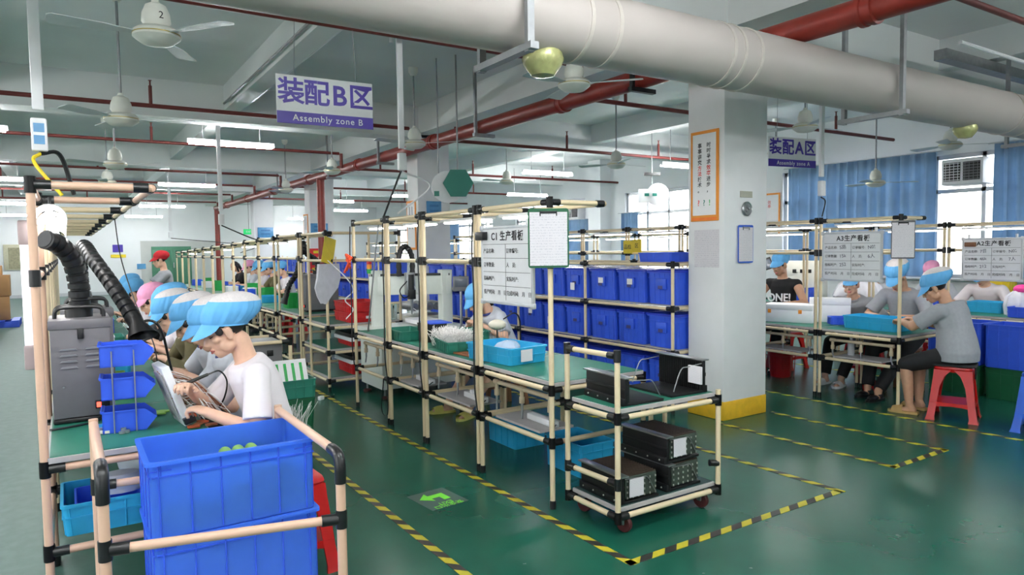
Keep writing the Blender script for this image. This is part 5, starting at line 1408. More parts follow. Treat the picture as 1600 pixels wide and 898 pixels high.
# ================================================================== left far end: boxes, wall signs
boxes = [(-2.4, 17.6, .15, .7, .5, .42), (-1.55, 17.4, .15, .6, .5, .42), (-1.55, 17.4, .575, .5, .45, .3), (-2.45, 17.6, .575, .7, .55, .45), (-2.4, 17.5, 1.03, .65, .5, .5), (-1.3, 18.5, .15, .5, .5, .5), (-1.3, 18.5, .655, .55, .5, .45), (-1.35, 18.5, 1.11, .4, .35, .2), (-2.0, 18.6, .15, .6, .5, .9), (-2.1, 18.6, 1.055, .5, .5, .35)]
BN = ['on the pallet corner', 'low in the front row', 'second tier of the front row', 'second tier behind the foam box', 'topmost of the front stack', 'bottom of the aisle side stack', 'middle of the aisle side stack', 'small one on top of the aisle side stack', 'tall one at the rear', 'topmost at the rear']
for k, (x, y, z, a, b, c) in enumerate(boxes):
    t = thing('cardboard_box', 'cardboard box by the far wall, ' + BN[k], 'box', (x, y, z), random.uniform(-.06, .06), 'cardboard boxes on blue pallets')
    MB().box(0, 0, c/2, a, b, c, .004).build('carton', M['card'], t)
    MB().box(0, -b/2-.001, c/2, .05, .002, c).box(0, 0, c+.001, .05, b, .002).build('packing_tape', mat('packing tape', S(196, 160, 112), .3), t, smooth=False)
solo('foam_box', MB().box(0, 0, .14, .62, .42, .28, .02), M['foam'], 'white foam box resting on cardboard boxes by the far left wall', 'foam box', None, (-1.5, 17.3, .8795))
for k, (x, y) in enumerate(((-2.2, 17.6), (-1.45, 18.5))):
    m_ = MB()
    for j in range(5): m_.box(-.5+.25*j, 0, .13, .14, 1.0, .03)
    for j in range(3): m_.box(0, -.42+.42*j, .06, 1.15, .12, .115)
    solo('pallet', m_, M['blue'], ('blue plastic pallet under the front cardboard boxes', 'blue plastic pallet under the rear cardboard boxes')[k], 'pallet', None, (x, y, 0), smooth=False)
for k in range(2):
    solo('blue_red_part', MB().box(0, 0, .05, .16, .1, .1, .006), M['blue'] if k else M['crimson'], ('red pack on a cardboard box', 'blue pack on a cardboard box')[k]+' by the far left wall', 'pack', None, (-1.68+.18*k, 17.25, 1.165 if False else 1.16))
win = thing('window_board', 'beige curtained hatch high on the back wall above the cardboard boxes', 'hatch', at(22, 402, 'y', YB-.03))
MB().box(0, 0, 0, .6, .05, .9, .01).build('frame', mat('beige frame', S(200, 196, 170), .6), win)
MB().box(.06, -.03, -.03, .44, .02, .74).build('blind', mat('beige blind', S(150, 146, 120), .7, var=.2), win)
for k, (u, v, w, h, m_, lab) in enumerate(((184, 388, .34, .28, 'purple', 'violet notice on the back wall'), (221, 416, .3, .2, 'plaque', 'light blue notice on the back wall beside the green door'), (185, 400, .5, .12, 'yellowp', 'yellow strip notice on the back wall under the violet one'))):
    solo('wall_notice', MB().box(0, 0, 0, w, .02, h, .003), M[m_], lab, 'notice', None, at(u, v, 'y', YB-.015), smooth=False)
p = at(389, 362, 'y', 25.0)
ex = thing('exit_sign', 'small green exit sign hanging before the far column', 'exit sign', p)
MB().box(0, 0, 0, .36, .05, .18, .008).build('case', M['exitg'], ex)
text('lettering', 'EXIT', .1, M['white'], ex, face_mtx((0, -.027, 0), (1, 0, 0), (0, 0, 1)))
MB().cyl((0, 0, .08), (0, 0, ZC-p.z), .012, n=8).build('hanging_rod', M['galv'], ex)
p = at(500, 407, 'y', 15.86)
ps = thing('wall_poster', 'red fire safety poster on the third column', 'poster', p)
MB().box(0, 0, 0, .48, .02, .56, .004).build('red_sheet', M['redprint'], ps, smooth=False)
for k in range(2):
    for j in range(2): MB().box(-.11+.22*k, -.011, -.05-.16*j, .16, .002, .1).build('print_block', M['yellowp'] if j else M['print_'], ps, smooth=False)
MB().box(0, -.011, .2, .3, .002, .06).build('print_block', M['yellowp'], ps, smooth=False)
# teal crate with slotted white tray on a green bin, behind the first worker
put_tray('green_bin', 'dark green bin on the floor behind the worker nearest the crates', 'bin', 'dkgreen', .36, .3, .42, (1.38, 5.35, 0), 0, tap=.8)
put_tray('teal_tray', 'teal crate on the dark green bin behind the seated women', 'tray', 'teal', .38, .3, .14, (1.38, 5.35, .424), 0, ribs=5)
sl = thing('slotted_tray', 'white tray with five green slots leaning in the teal crate', 'slotted tray', (1.38, 5.37, .5))
Mt = Matrix.Rotation(rad(-25), 4, 'X')
MB().box(0, 0, .1, .33, .016, .2, .003, m=Mt).build('white_plate', M['white'], sl)
for k in range(5): MB().box(-.12+.06*k, -.01, .1, .022, .006, .15, .003, m=Mt).build('green_slot', M['green'], sl)
pcx = thing('pipe_cart', 'small cream pipe cart carrying a grey instrument behind the seated women', 'cart', (1.3, 6.1, 0))
for x in (1.05, 1.55):
    for y in (5.85, 6.3): post(pcx, x, y, 0, .8, 'pipe')
for z in (.78, .55, .2):
    for y in (5.85, 6.3): rail(pcx, (1.05, y, z), (1.55, y, z), 'pipe')
    for x in (1.05, 1.55): rail(pcx, (x, 5.85, z), (x, 6.3, z), 'pipe')
MB().box(1.3, 6.075, .575, .48, .42, .02).build('shelf_board', M['board'], pcx, world=True, smooth=False)
gi = thing('grey_instrument', 'grey metal instrument with a black knob on the small pipe cart', 'instrument', (1.3, 6.07, .587))
MB().box(0, 0, .1, .4, .32, .19, .008).build('case', M['grey'], gi)
MB().box(.1, -.165, .1, .05, .012, .05, .004).build('knob', M['blackp'], gi)
put_tray('green_bin', 'narrow dark green bin of white wires beside the woman behind the crates', 'bin', 'dkgreen', .2, .2, .46, (1.12, 4.25, 0), 0, tap=.8)
wb = MB()
for k in range(60):
    a = random.uniform(0, 2*PI); r = random.uniform(.0, .07)
    wb.tube([Vector((r*cos(a), r*sin(a), 0)), Vector((r*1.4*cos(a), r*1.4*sin(a), .14)), Vector((r*2.2*cos(a)+random.uniform(-.03, .03), r*2.2*sin(a), .2+random.uniform(0, .05)))], .0013, 4)
solo('wire_bundle', wb, M['wire'], 'spray of white wire ends sticking up behind the upper blue crate', 'wires', None, (1.12, 4.25, .36), 0, 'stuff')
# ================================================================== small goods on the distant benches
GK = [('green_basket', 'green basket', 'green', .24, .2, .2), ('blue_bin', 'blue bin', 'blue', .26, .2, .14), ('white_box', 'white carton', 'foam', .26, .2, .14), ('cyan_tray', 'cyan tray', 'cyan', .36, .26, .1), ('teal_tray', 'teal tray', 'teal', .34, .24, .08)]
for k in range(20):
    nm, lab, m_, L, W_, h = GK[(0, 2, 1, 3, 0, 4, 1, 2)[k % 8]]
    y = 9.7+.46*k
    put_tray(nm, '%s on the distant middle benches, %s item going back from the red crate shelf' % (lab, ORD[k]), 'bin' if 'bin' in nm or 'basket' in nm else 'tray', m_, L, W_, h, (2.62+.25*((k*7) % 3)/2, y, .749), rad(90), 'goods on the distant middle benches', ribs=3)
for k in range(11):
    nm, lab, m_, L, W_, h = GK[(3, 1, 2, 4, 2, 1)[k % 6]]
    put_tray(nm, '%s on the left bench row, %s going back past the workers' % (lab, ORD[k]), 'tray', m_, L, W_, h, (.2+.08*(k % 2), 5.2+.55*k, .749), rad(90), 'goods on the left bench row', ribs=3)
for k in range(9):
    nm, lab, m_, L, W_, h = GK[(1, 3, 2, 1, 4, 0)[k % 6]]
    put_tray(nm, '%s on the curtain side benches beyond the column, %s going back' % (lab, ORD[k]), 'tray', m_, L, W_, h, (6.7, 5.5+.6*k, .724), rad(90), 'goods on the curtain side benches', ribs=3)
for k in range(9):
    nm, lab, m_, L, W_, h = GK[(2, 1, 3, 1, 0, 1)[k % 6]]
    put_tray(nm, '%s on the window row behind the blue tote rack, %s going back' % (lab, ORD[k]), 'tray', m_, L, W_, h, (8.75, 6.9+.47*k, .734), rad(90), 'goods on the window bench row', ribs=3)

solo('hanging_cable', MB().tube(bez([(.31, 5.75, 1.79), (.33, 5.6, 1.5), (.38, 5.2, 1.2), (.45, 4.9, .95), (.46, 4.85, .76)], 8), .004, 6), M['blackp'], 'thin black cable slanting from the lamp frame down to the left bench', 'cable')
sp_ = bez([(2.362, 7.36, 1.44), (2.4, 6.85, 1.25), (2.47, 6.85, 1.12), (2.4, 6.9, 1.02), (2.48, 6.9, .92), (2.42, 6.95, .82)], 10)
solo('air_hose', MB().tube(sp_, .006, 6), M['white'], 'looped white air hose hanging between the red crate shelf and the gantry robot', 'hose')
sp_ = bez([(2.33, 5.78, 1.75), (2.31, 5.85, 1.4), (2.3, 5.95, 1.0), (2.33, 6.1, .78)], 10)
solo('air_hose', MB().tube(sp_, .007, 6), M['galv'], 'grey hose running down beside the fourth post pair of the middle bench', 'hose')
pf = thing('wall_plug', 'white plug with short lead lying on the floor near the red crate shelf', 'plug', (2.15, 7.0, 0), .5)
MB().box(0, 0, .02, .06, .04, .04, .006).build('plug_body', M['white'], pf)
MB().tube(bez([(.03, 0, .02), (.1, .03, .008), (.18, .0, .008), (.25, .06, .008)], 6), .005, 6).build('lead', M['blackp'], pf)
bs_ = thing('film_roll_stand', 'white base of spools beside the gantry robot, holding clear film rolls', 'stand', (3.75, 7.9, .0))
MB().box(0, 0, .36, .5, .5, .72, .01).build('stand', M['cream'], bs_)
for k in range(5): MB().cyl((-.2+.1*k, -.2, .83), (-.2+.1*k, .2, .83), .048, n=18).cyl((-.2+.1*k, -.22, .83), (-.2+.1*k, .22, .83), .014, n=10).build('film_roll', M['galv'], bs_)
# ================================================================== people
def remeshed(mb, name, m, parent, vox, smooth=3, world=False):
    """one continuous skin grown round the overlapping limb volumes"""
    o = mb.build(name, m, parent, world)
    md = o.modifiers.new('skin', 'REMESH'); md.mode = 'VOXEL'; md.voxel_size = vox; md.use_smooth_shade = True
    sm = o.modifiers.new('relax', 'SMOOTH'); sm.factor = 0.5; sm.iterations = smooth
    PENDING.append(o)
    return o
PENDING = []
def bake_pending():
    bpy.context.view_layer.update()
    dg = bpy.context.evaluated_depsgraph_get()
    done = [(o, bpy.data.meshes.new_from_object(o.evaluated_get(dg))) for o in PENDING]
    for o, me in done:
        o.modifiers.clear(); o.data = me
        me.polygons.foreach_set('use_smooth', [True]*len(me.polygons))
    PENDING.clear()
def ik(a, t, l1, l2, pole):
    a, t = Vector(a), Vector(t); d = t-a; L = min(d.length, (l1+l2)*.995); d.normalize()
    t = a+d*L
    c = (l1*l1+L*L-l2*l2)/(2*L); h = math.sqrt(max(l1*l1-c*c, 0))
    p = Vector(pole); p = (p-d*p.dot(d)).normalized()
    return a+d*c+p*h, t
def hand(mb, w, d, n, side, curl=35, s=1.0):
    """palm and five fingers; d points along the hand, n out of its back, side +1 puts the thumb toward d x n"""
    d = Vector(d).normalized(); n = Vector(n); n = (n-d*n.dot(d)).normalized(); x = d.cross(n)*side
    w = Vector(w)
    pc = w+d*.048*s
    mb.ball(pc, (.04*s, .05*s, .017*s), 14, Matrix((x, d, n)).transposed())
    mb.cone(w-d*.015*s, .025*s, w+d*.03*s, .026*s, 10)
    for k, (ox, L) in enumerate(((.03, .068), (.011, .078), (-.009, .072), (-.028, .056))):
        p = w+d*(.085-.006*abs(k-1.2))*s+x*ox*s; a = rad(curl*.6); L *= s
        dd = d+x*ox*2.5
        for j, q in enumerate((.45, .32, .26)):
            v = (dd.normalized()*cos(a)-n*sin(a)).normalized()
            e = p+v*L*q
            mb.cone(p, (.0098-.0012*j)*s, e, (.009-.0012*j)*s, 9)
            p = e; a += rad(curl)
    p = w+d*.03*s+x*.03*s-n*.004*s
    v = (d*.62+x*.62-n*.45).normalized(); e = p+v*.038*s
    mb.cone(w+d*.022*s+x*.02*s, .014*s, p, .0125*s, 10); mb.cone(p, .0122*s, e, .0105*s, 10)
    v = (d*.9+x*.1-n*.5).normalized(); mb.cone(e, .0105*s, e+v*.03*s, .0088*s, 10)
def cap_on(t, H0, m, kind, s=1.0, tilt=24):
    """puffed work cap with gathered band, peak and mesh crown; H is the head frame"""
    N = 72
    H = H0 @ Matrix.Translation((0, -.012, .014)) @ Matrix.Rotation(rad(tilt), 4, 'X')
    def ring(k, z, back, amp):
        r = []
        for i in range(N):
            a = 2*PI*i/N
            f = k*(1+amp*sin(24*a+1.3*sin(3*a))+amp*.6*sin(11*a))
            x, y = .083*f*cos(a), .102*f*sin(a)
            r.append(H @ Vector((x*s, (y-back)*s, z*s)))
        return r
    prof = [(1.0, .012, .0, 0), (1.06, .02, .0, .012), (1.16, .036, .01, .03), (1.25, .064, .024, .036), (1.26, .094, .036, .032), (1.14, .122, .046, .022)]
    if kind == 'flat': prof = [(.99, .014, 0, 0), (1.04, .028, 0, .008), (1.13, .055, .01, .018), (1.14, .082, .02, .018), (1.02, .108, .026, .014)]
    mb = MB().loft([ring(*q) for q in prof], cap=False)
    mb.loft([ring(prof[0][0]+.01, prof[0][1]-.004, 0, 0), ring(prof[0][0]+.03, prof[0][1]+.008, 0, 0), ring(prof[0][0]-.02, prof[0][1]+.008, 0, 0)], cap=False)
    c = mb.build('cap', M[m], t, ang=80)
    k, z, b, a_ = prof[-1]
    top = MB().loft([ring(k, z, b, a_), ring(k*.85, z+.02, b+.003, .018), ring(k*.58, z+.036, b+.004, .016), ring(k*.3, z+.044, b+.002, .01), ring(.01, z+.046, b, 0)], cap=False)
    top.build('cap_crown', M['capnet'] if kind == 'net' else M[m], c, ang=80)
    v = []; K = 17
    for sgn, thick in ((1, .0), (1, -.004)):
        for rr in (0.0, .5, 1.0):
            row = []
            for i in range(K):
                a = PI/2+rad(-72+144*i/(K-1)); w = cos((i/(K-1)-.5)*PI)**.6 if 0 < i < K-1 else 0
                k = 1.0+.5*rr*w
                row.append(H @ Vector((.083*(1+.12*rr*w)*cos(a)*s*1.0, .102*k*sin(a)*s, (.02-.08*rr*w+thick)*s)))
            v.append(row)
    mb = MB().loft(v[:3]+v[3:][::-1]+[v[0]], cap=False, closed=False)
    mb.build('cap_peak', M[m], c, ang=60)
    return c
def head_volumes(mb, H, s=1.0, w=1.0):
    R3 = H.to_3x3()
    def B(c, r): mb.ball(H @ (Vector(c)*s), tuple(q*s for q in r), 22, R3)
    def K(a, ra, b, rb): mb.cone(H @ (Vector(a)*s), ra*s, H @ (Vector(b)*s), rb*s, 10)
    B((0, -.012, .032), (.074*w, .094, .086)); B((0, .02, -.035), (.06*w, .07, .078)); B((0, .05, -.085), (.036, .04, .03))
    B((0, .066, -.102), (.02, .018, .014))
    K((0, .086, .012), .009, (0, .106, -.03), .0115); B((.011, .096, -.036), (.009, .011, .008)); B((-.011, .096, -.036), (.009, .011, .008))
    K((-.034, .07, .022), .013, (.034, .07, .022), .013)
    for q in (-1, 1):
        B((q*.038, .056, -.02), (.025, .022, .02)); B((q*.048, .02, -.065), (.022, .035, .03))
        B((q*.077*w, -.004, -.012), (.009, .02, .034)); B((q*.08*w, -.012, -.004), (.008, .008, .024))
    B((0, .085, -.062), (.022, .012, .007)); B((0, .083, -.073), (.019, .012, .008))
def face_parts(t, body, H, s=1.0, eyes='down'):
    def P(x, y, z): return H @ (Vector((x, y, z))*s)
    mb = MB()
    for q in (-1, 1):
        mb.tube([P(q*.05, .062, .03), P(q*.036, .078, .036), P(q*.016, .084, .032)], [.002*s, .0042*s, .003*s], 6)
    mb.build('eyebrows', M['hair'], t)
    e = MB(); wv = MB()
    for q in (-1, 1):
        if eyes == 'down':
            e.tube([P(q*.046, .064, .002), P(q*.034, .076, -.002), P(q*.02, .078, .001)], [.0015*s, .0032*s, .0015*s], 6)
        else:
            wv.ball(P(q*.033, .072, .004), (.0115*s, .006*s, .0055*s), 12, H.to_3x3())
            e.ball(P(q*.033, .0755, .004), (.005*s, .0035*s, .005*s), 10, H.to_3x3())
            e.tube([P(q*.046, .066, .007), P(q*.033, .079, .0105), P(q*.02, .077, .006)], [.0014*s, .002*s, .0014*s], 6)
    if wv.v: wv.build('eye_whites', M['eyew'], t)
    e.build('eyes', M['eye'], t)
    l = MB()
    l.tube([P(-.023, .084, -.066), P(-.01, .0965, -.063), P(0, .097, -.0645), P(.01, .0965, -.063), P(.023, .084, -.066)], [.0015*s, .0048*s, .0045*s, .0048*s, .0015*s], 8)
    l.tube([P(-.02, .084, -.069), P(0, .0955, -.0745), P(.02, .084, -.069)], [.0015*s, .006*s, .0015*s], 8)
    l.build('lips', M['lip'], t)
def person(label, loc, rz, seat=.46, lean=25, hp=25, hy=0, ht=0, R=(.12, .42, .8), L=(-.12, .42, .8), cap=('cap', 'net'), shirt='tee', sleeve='short',
           pants='blackc', legs='long', feet=((.13, .42), (-.13, .42)), shoe='blackp', skin='skin', s=1.0, fem=True, vox=.009, eyes='down', hair='short',
           stand=False, curl=38, collar=None, poleR=(.9, -.4, -.6), poleL=(-.9, -.4, -.6), handn=None, face=True, knee=None, twist=0, size=1.0, ctilt=24, girth=1.0, barefoot=False, name='person', spine=.50):
    t = thing(name, label, 'person', loc, rz)
    fs = .94 if fem else 1.0
    t.scale = (size, size, size)
    P0 = Vector((0, 0, (.865 if stand else seat+.125)))
    ld = rad(lean)
    def sp(u):      # point along a spine that curves forward
        a = ld*.55*u
        return P0+Vector((0, sin(a)*spine*u*1.0, cos(a)*spine*u))
    # forward curving: direction at u
    def sd(u): a = ld*(0.1+u*.9); return Vector((0, sin(a), cos(a)))
    pts = [P0]
    for i in range(1, 11): pts.append(pts[-1]+sd(i/10)*spine/10)
    NB = pts[-1]; nd = sd(1)
    tw = Matrix.Rotation(rad(twist), 3, 'Z')
    shw = .175*fs*(1+(girth-1)*.4)
    SH = {q: pts[8]+sd(.85)*.035+tw @ Vector((q*shw, 0, 0)) for q in (1, -1)}
    HIP = {q: P0+Vector((q*.088, .0, -.02)) for q in (1, -1)}
    nk = rad(lean*.55+hp*.45)
    HB = NB+Vector((0, sin(nk)*.058, cos(nk)*.058))
    H = Matrix.Translation(HB) @ Matrix.Rotation(rad(-hy), 4, 'Z') @ Matrix.Rotation(-rad(hp+lean*.35), 4, 'X') @ Matrix.Rotation(rad(ht), 4, 'Y') @ Matrix.Translation((0, .022, .115))
    prof = [(-.08, .162, .12), (0, .17, .124), (.1, .158, .115), (.22, .138, .105), (.34, .15, .112), (.42, .152, .108), (.48, .12, .085), (.51, .075, .065)]
    def torso(mb, g, w=girth):
        rings = []
        for h, rx, ry in prof:
            u = max(0, min(1, h/spine)); c = pts[int(u*10)]*(1-(u*10) % 1)+pts[min(10, int(u*10)+1)]*((u*10) % 1)
            d = sd(u) if h > 0 else Vector((0, 0, 1))
            if h < 0: c = P0+Vector((0, 0, h))
            fw = Vector((0, d.z, -d.y))
            rings.append([c+Vector((1, 0, 0))*((rx*w*fs+g)*cos(2*PI*k/28))+fw*((ry*w+g)*sin(2*PI*k/28)) for k in range(28)])
        mb.loft(rings)
    body = MB(); torso(body, -.012)
    body.cone(NB-nd*.04, .06*fs, HB+Vector((0, .0, .04)), .053*fs, 16)
    head_volumes(body, H, s, .97 if fem else 1.02)
    st = MB(); torso(st, .004)
    ar = (.047 if fem else .052)*(1+(girth-1)*.6)
    for q, T in ((1, R), (-1, L)):
        if T is None: continue
        T = Vector(T)
        el, wr = ik(SH[q], T, .275*fs, .245*fs, poleR if q > 0 else poleL)
        fd = (wr-el).normalized()
        body.cone(pts[8], .06, SH[q], ar, 14).cone(SH[q], ar, el, ar*.8, 14).cone(el, ar*.8, wr, .026, 14)
        n = Vector(handn) if handn else Vector((0, 0, 1))
        hand(body, wr, fd, n, -q, curl)
        st.cone(pts[8]+sd(.8)*.01, .085, SH[q]+Vector((0, 0, -.004)), ar+.014, 16)
        ud = (el-SH[q])
        if sleeve == 'short':
            st.cone(SH[q], ar+.014, SH[q]+ud*.45, ar+.015, 18, True, False).cyl(SH[q]+ud*.4, SH[q]+ud*.8, ar+.015, ar+.02, 20)
        elif sleeve == 'long':
            st.cone(SH[q], ar+.014, el, ar+.006, 16).cone(el, ar+.006, el+(wr-el)*.6, ar, 16, True, False).cyl(el+(wr-el)*.5, wr-fd*.015, ar, .036, 16)
    # legs
    tr = MB(); torso_h = MB()
    for q, F in ((1, feet[0]), (-1, feet[1])):
        an = Vector((F[0], F[1], .085 if len(F) < 3 else F[2]))
        kn, an = ik(HIP[q], an, .42*fs, .40*fs, knee[0 if q > 0 else 1] if knee else (q*.18, .9, .35))
        body.cone(HIP[q], .078, kn, .052, 14).cone(kn, .052, kn+(an-kn)*.35, .052, 14).cone(kn+(an-kn)*.35, .052, an, .034, 12)
        tr.cone(HIP[q]+Vector((0, .0, 0)), .098, kn, .068, 18)
        if legs == 'long':
            tr.cone(kn, .068, kn+(an-kn)*.3, .066, 16).cyl(kn+(an-kn)*.25, kn+(an-kn)*.93, .066, .058, 18)
        else:
            tr.cyl(kn+(HIP[q]-kn)*.6, kn+(HIP[q]-kn)*.08, .085, .078, 18)
        fy = Vector((kn.x-HIP[q].x, kn.y-HIP[q].y, 0)) if not stand else Vector((0, 1, 0)); fy = fy.normalized() if fy.length > .01 else Vector((0, 1, 0))
        hl = an+Vector((0, 0, -.045))-fy*.03; toe = Vector((an.x, an.y, max(an.z-.065, .02)))+fy*.125
        body.cone(hl, .032, toe, .024, 12).cone(an, .034, hl, .032, 12)
        sx = fy.cross(Vector((0, 0, 1)))
        z0 = an.z-.085
        sh = MB()
        out = [(-.036, -.075), (.036, -.075), (.044, 0), (.05, .09), (.042, .15), (.015, .178), (-.015, .178), (-.042, .15), (-.05, .09), (-.044, 0)]
        mm = Matrix((sx, fy, Vector((0, 0, 1)))).transposed().to_4x4(); mm.translation = Vector((an.x, an.y, z0))
        sh.prism(out, .0, .022, mm)
        if shoe in ('slipper', 'white', 'rope'):
            sh.loft([[mm @ Vector((.052*cos(PI*k/10), yy, .02+hh*sin(PI*k/10))) for k in range(11)] for yy, hh in ((.05, .052), (.1, .05), (.14, .035))], cap=False, closed=False)
        else:
            sh.ball(mm @ Vector((0, .085, .03)), (.043, .085, .034), 14, mm.to_3x3()); sh.ball(mm @ Vector((0, -.02, .045)), (.037, .055, .045), 14, mm.to_3x3())
        if not barefoot: sh.build('shoe', M[shoe], t)
    tr.ball(P0+Vector((0, .0, -.025)), (.152*fs*girth, .112*girth, .1), 20)
    b = remeshed(body, 'body', M[skin], t, vox, 3)
    stb = remeshed(st, 'shirt', M[shirt], t, vox*1.1, 4)
    remeshed(tr, 'trousers' if legs == 'long' else 'shorts', M[pants], t, vox*1.3, 4)
    if collar:
        ring = [(NB-nd*.012)+Vector((cos(a)*.068*fs, sin(a)*.066, sin(a)*-.02)) for a in [2*PI*k/20 for k in range(21)]]
        MB().tube(ring, .012, 8, cap=False).build('collar', M[collar], stb)
    hm = MB()
    hm.ball(H @ Vector((0, -.022, .036)), (.0765, .0925, .085), 20, H.to_3x3())
    for q in (-1, 1): hm.ball(H @ Vector((q*.063, .03, .016)), (.009, .02, .024), 10, H.to_3x3())
    if hair == 'tail':
        a = H @ Vector((0, -.1, .0)); hm.cone(a, .04, H @ Vector((0, -.13, -.09)), .03, 12).cone(H @ Vector((0, -.13, -.09)), .03, H @ Vector((0, -.1, -.19)), .012, 12)
    if hair == 'long':
        for q in (-1, 1): hm.cone(H @ Vector((q*.06, -.03, 0)), .034, H @ Vector((q*.062, -.01, -.13)), .02, 12)
        hm.cone(H @ Vector((0, -.07, 0)), .06, H @ Vector((0, -.085, -.15)), .04, 14)
    hm.build('hair', M['hair'], t)
    if face: face_parts(t, b, H, s, eyes)
    if cap: cap_on(t, H, cap[0], cap[1], 1.0, ctilt)
    return t, H, b, stb
# ---- left bench row
p1, H1, b1, s1 = person('woman in white T-shirt and blue mesh cap soldering behind the blue crates', (.80, 3.36, 0), rad(88), seat=.49, lean=25, hp=15, R=(.0, .37, .96), L=(-.13, .3, .865),
       shirt='tee', pants='blackc', vox=.005, curl=52, poleL=(-.5, -.35, -.75), poleR=(.7, -.3, -.6), feet=((.15, .28), (-.15, .2)), spine=.49, size=.95)
# rope print on the back of the T-shirt
MB().tube(bez([(-.1, -.13, .72), (-.09, -.14, .66), (-.08, -.145, .6), (-.1, -.14, .56)], 6), .006, 6).build('rope_print', M['rope'], s1)
rowL = [(4.02, 'paleshirt', ('cap', 'net'), 'second woman on the left bench, pale grey shirt and blue mesh cap'),
        (4.62, 'paleshirt', ('cap', 'net'), 'third woman on the left bench, blue cap, bending beside the flexible lamp'),
        (5.3, 'olive', ('cap', 'net'), 'fourth worker on the left bench, olive sleeves and blue mesh cap'),
        (5.95, 'tee', ('cap', 'full'), 'fifth worker on the left bench, plain blue cap, behind the olive sleeves'),
        (6.75, 'blackc', ('capp', 'flat'), 'worker in a pink cap on the left bench'),
        (8.5, 'tee', ('cap', 'flat'), 'worker in white T-shirt and flat blue cap beyond the pink cap'),
        (9.6, 'paleshirt', ('cap', 'flat'), 'last blue capped worker on the left bench, near the wall notices')]
for k, (y, sh, cp, lab) in enumerate(rowL):
    person(lab, (.84+.02*(k % 2), y, 0), rad(90), lean=24+5*(k % 3), hp=22+4*(k % 2), R=(.1, .36, .84), L=(-.14, .3, .84), shirt=sh, sleeve='short' if sh != 'olive' else 'long', cap=cp, vox=.009 if k < 3 else .012, size=.96, curl=45,
           feet=((.14, .3), (-.14, .25)), spine=.46, collar='navyshirt' if sh == 'paleshirt' else None)
    dup(rs_, (.9, y, 0), rad(3), 'red plastic stool under the %s worker of the left bench' % ORD[k+1])
person('standing woman in red cap and grey shirt beyond the left bench row', (1.3, 11.8, 0), rad(95), stand=True, lean=8, hp=12, R=(.1, .42, 1.02), L=(-.1, .42, 1.02), shirt='greyshirt', cap=('capr', 'flat'), vox=.012, size=.93, feet=((.09, .02), (-.09, -.02)))
# ---- middle line workers far away
rowM = [(13.0, 'tee', ('cap', 'flat'), 'short', 'capped worker in white at the distant middle benches, nearest the suction hose'), (13.9, 'olive', ('cap', 'net'), 'tail', 'capped worker in olive at the distant middle benches'),
        (14.7, 'tee', ('cap', 'flat'), 'short', 'capped worker in white at the distant middle benches, next to the pink cap'), (15.6, 'paleshirt', ('capp', 'flat'), 'short', 'pink capped worker at the distant middle benches'), (17.0, 'blackc', None, 'long', 'long haired worker without a cap at the distant middle benches')]
for k, (y, sh, cp, hr, lab) in enumerate(rowM):
    person(lab, (3.5, y, 0), rad(90), lean=22, hp=20, R=(.12, .38, .84), L=(-.12, .38, .84), shirt=sh, cap=cp, hair=hr, vox=.013, size=.98)
    dup(rs_, (3.55, y, 0), rad(3), 'red plastic stool at the distant middle benches, %s going back' % ORD[k])
# ---- woman at the near middle bench
person('woman in pale blue cap and grey shirt bending over the middle bench behind the whiteboard', (3.55, 5.65, 0), rad(94), seat=.43, lean=48, hp=22, R=(.1, .36, .84), L=(-.16, .36, .84), shirt='paleshirt', cap=('cap', 'flat'), hair='tail', vox=.007, size=.97,
       feet=((.15, .6), (-.17, .56)), shoe='slipper', collar='navyshirt', legs='short', spine=.47, curl=45, knee=((.6, .5, .4), (-.6, .5, .4)))
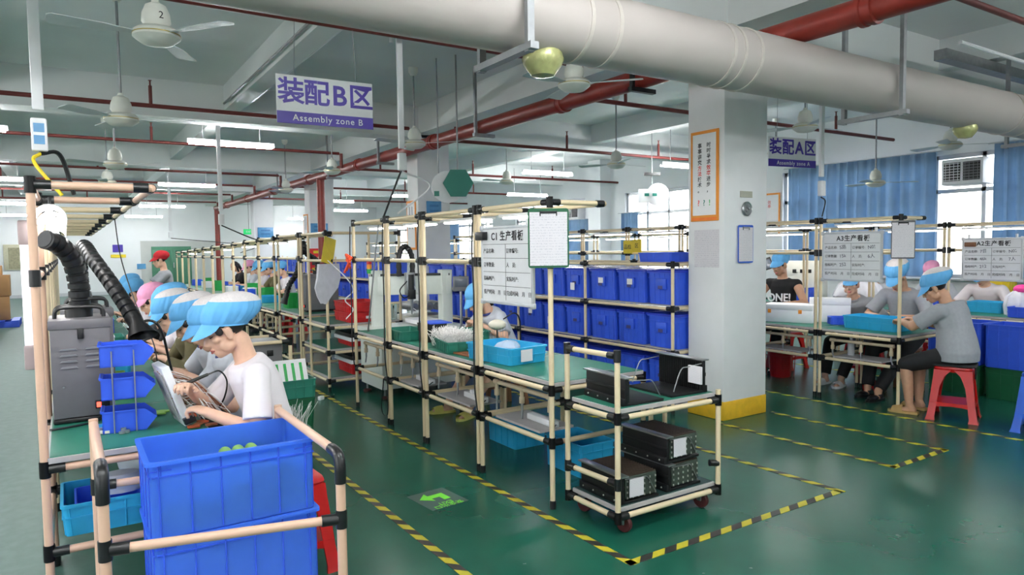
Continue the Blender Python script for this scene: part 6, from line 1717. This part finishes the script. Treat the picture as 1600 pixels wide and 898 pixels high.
# ---- curtain side
person('man in grey polo and blue cap leaning at the bench beside the foam slab', (7.5, 4.42, 0), rad(97), seat=.42, lean=44, hp=-6, hy=-12, R=(.16, .38, .76), L=(-.2, .36, .76), shirt='greyshirt', cap=('cap', 'flat'), fem=False, vox=.008, eyes='open', skin='skin',
       feet=((.14, .55), (-.06, .6)), shoe='white', collar='greyshirt', spine=.46, curl=40, size=.97)
dup(rs_, (7.58, 4.42, 0), 0, 'red plastic stool under the man beside the foam slab')
person('man in grey polo and blue mesh cap working behind the long cyan tray', (7.25, 3.78, 0), rad(92), lean=20, hp=34, R=(.14, .36, .8), L=(-.16, .36, .8), shirt='greyshirt', cap=('cap', 'net'), fem=False, vox=.008, skin='skin2',
       feet=((.1, .55), (-.06, .66)), shoe='blackp', collar='greyshirt', spine=.48, curl=45, size=1.0)
person('woman in grey polo and black shorts sitting on the red stool at the bench end', (6.47, 2.93, 0), rad(4), seat=.475, lean=24, hp=20, hy=-25, R=(.14, .42, .84), L=(-.06, .46, .84), shirt='greyshirt', cap=('cap', 'net'), vox=.007, skin='skin2',
       legs='short', feet=((.1, .36), (-.14, .34)), shoe='rope', collar='navyshirt', spine=.43, girth=1.3, curl=40, size=.97, poleR=(.8, -.5, -.5), poleL=(-.9, -.3, -.5), ctilt=14)
ps_, Hs_, bs_, ss_ = person('man in black sleeveless shirt and blue cap half hidden by the white column', (7.45, 5.36, 0), rad(95), lean=10, hp=14, R=(.12, .38, .84), L=(-.2, .34, .8), shirt='blackc', sleeve='none', cap=('cap', 'flat'), fem=False, vox=.009, skin='skin2', size=1.03)
text('lettering', 'ONE!', .13, M['white'], ss_, face_mtx((-.06, .225, .86), (-1, 0, .05), (0, -.05, 1)), bold=.002, ext=.004)
dup(rs_, (7.5, 5.36, 0), 0, 'red plastic stool under the sleeveless man by the white column')
for k, (x, y, sh, cp, lab) in enumerate(((9.5, 3.95, 'tee', ('cap', 'net'), 'worker in white T-shirt and blue cap under whiteboard A2'), (9.5, 5.25, 'paleshirt', ('cap', 'flat'), 'blue capped worker in the window row behind the cyan tray man'), (9.7, 4.62, 'paleshirt', ('capp', 'flat'), 'worker with a pale pink cap in the window row behind the seated woman'))):
    person(lab, (x, y, 0), rad(93), lean=36, hp=24, R=(.14, .36, .82), L=(-.14, .36, .82), shirt=sh, cap=cp, vox=.011, fem=k != 0, size=.96)
    dup(rs_, (x+.06, y, 0), 0, 'red plastic stool in the window row, %s from the near end' % ORD[(0, 2, 1)[k]])
bake_pending()
texts_to_meshes()
for lab, ns in LABELS.items():
    if len(ns) > 1 and not all('group' in bpy.data.objects[n] for n in ns if n in bpy.data.objects):
        print('SAME LABEL', lab, ns[:4])

for lab in LABELS:
    if not 4 <= len(lab.split()) <= 16: print('LABEL LENGTH', len(lab.split()), lab)
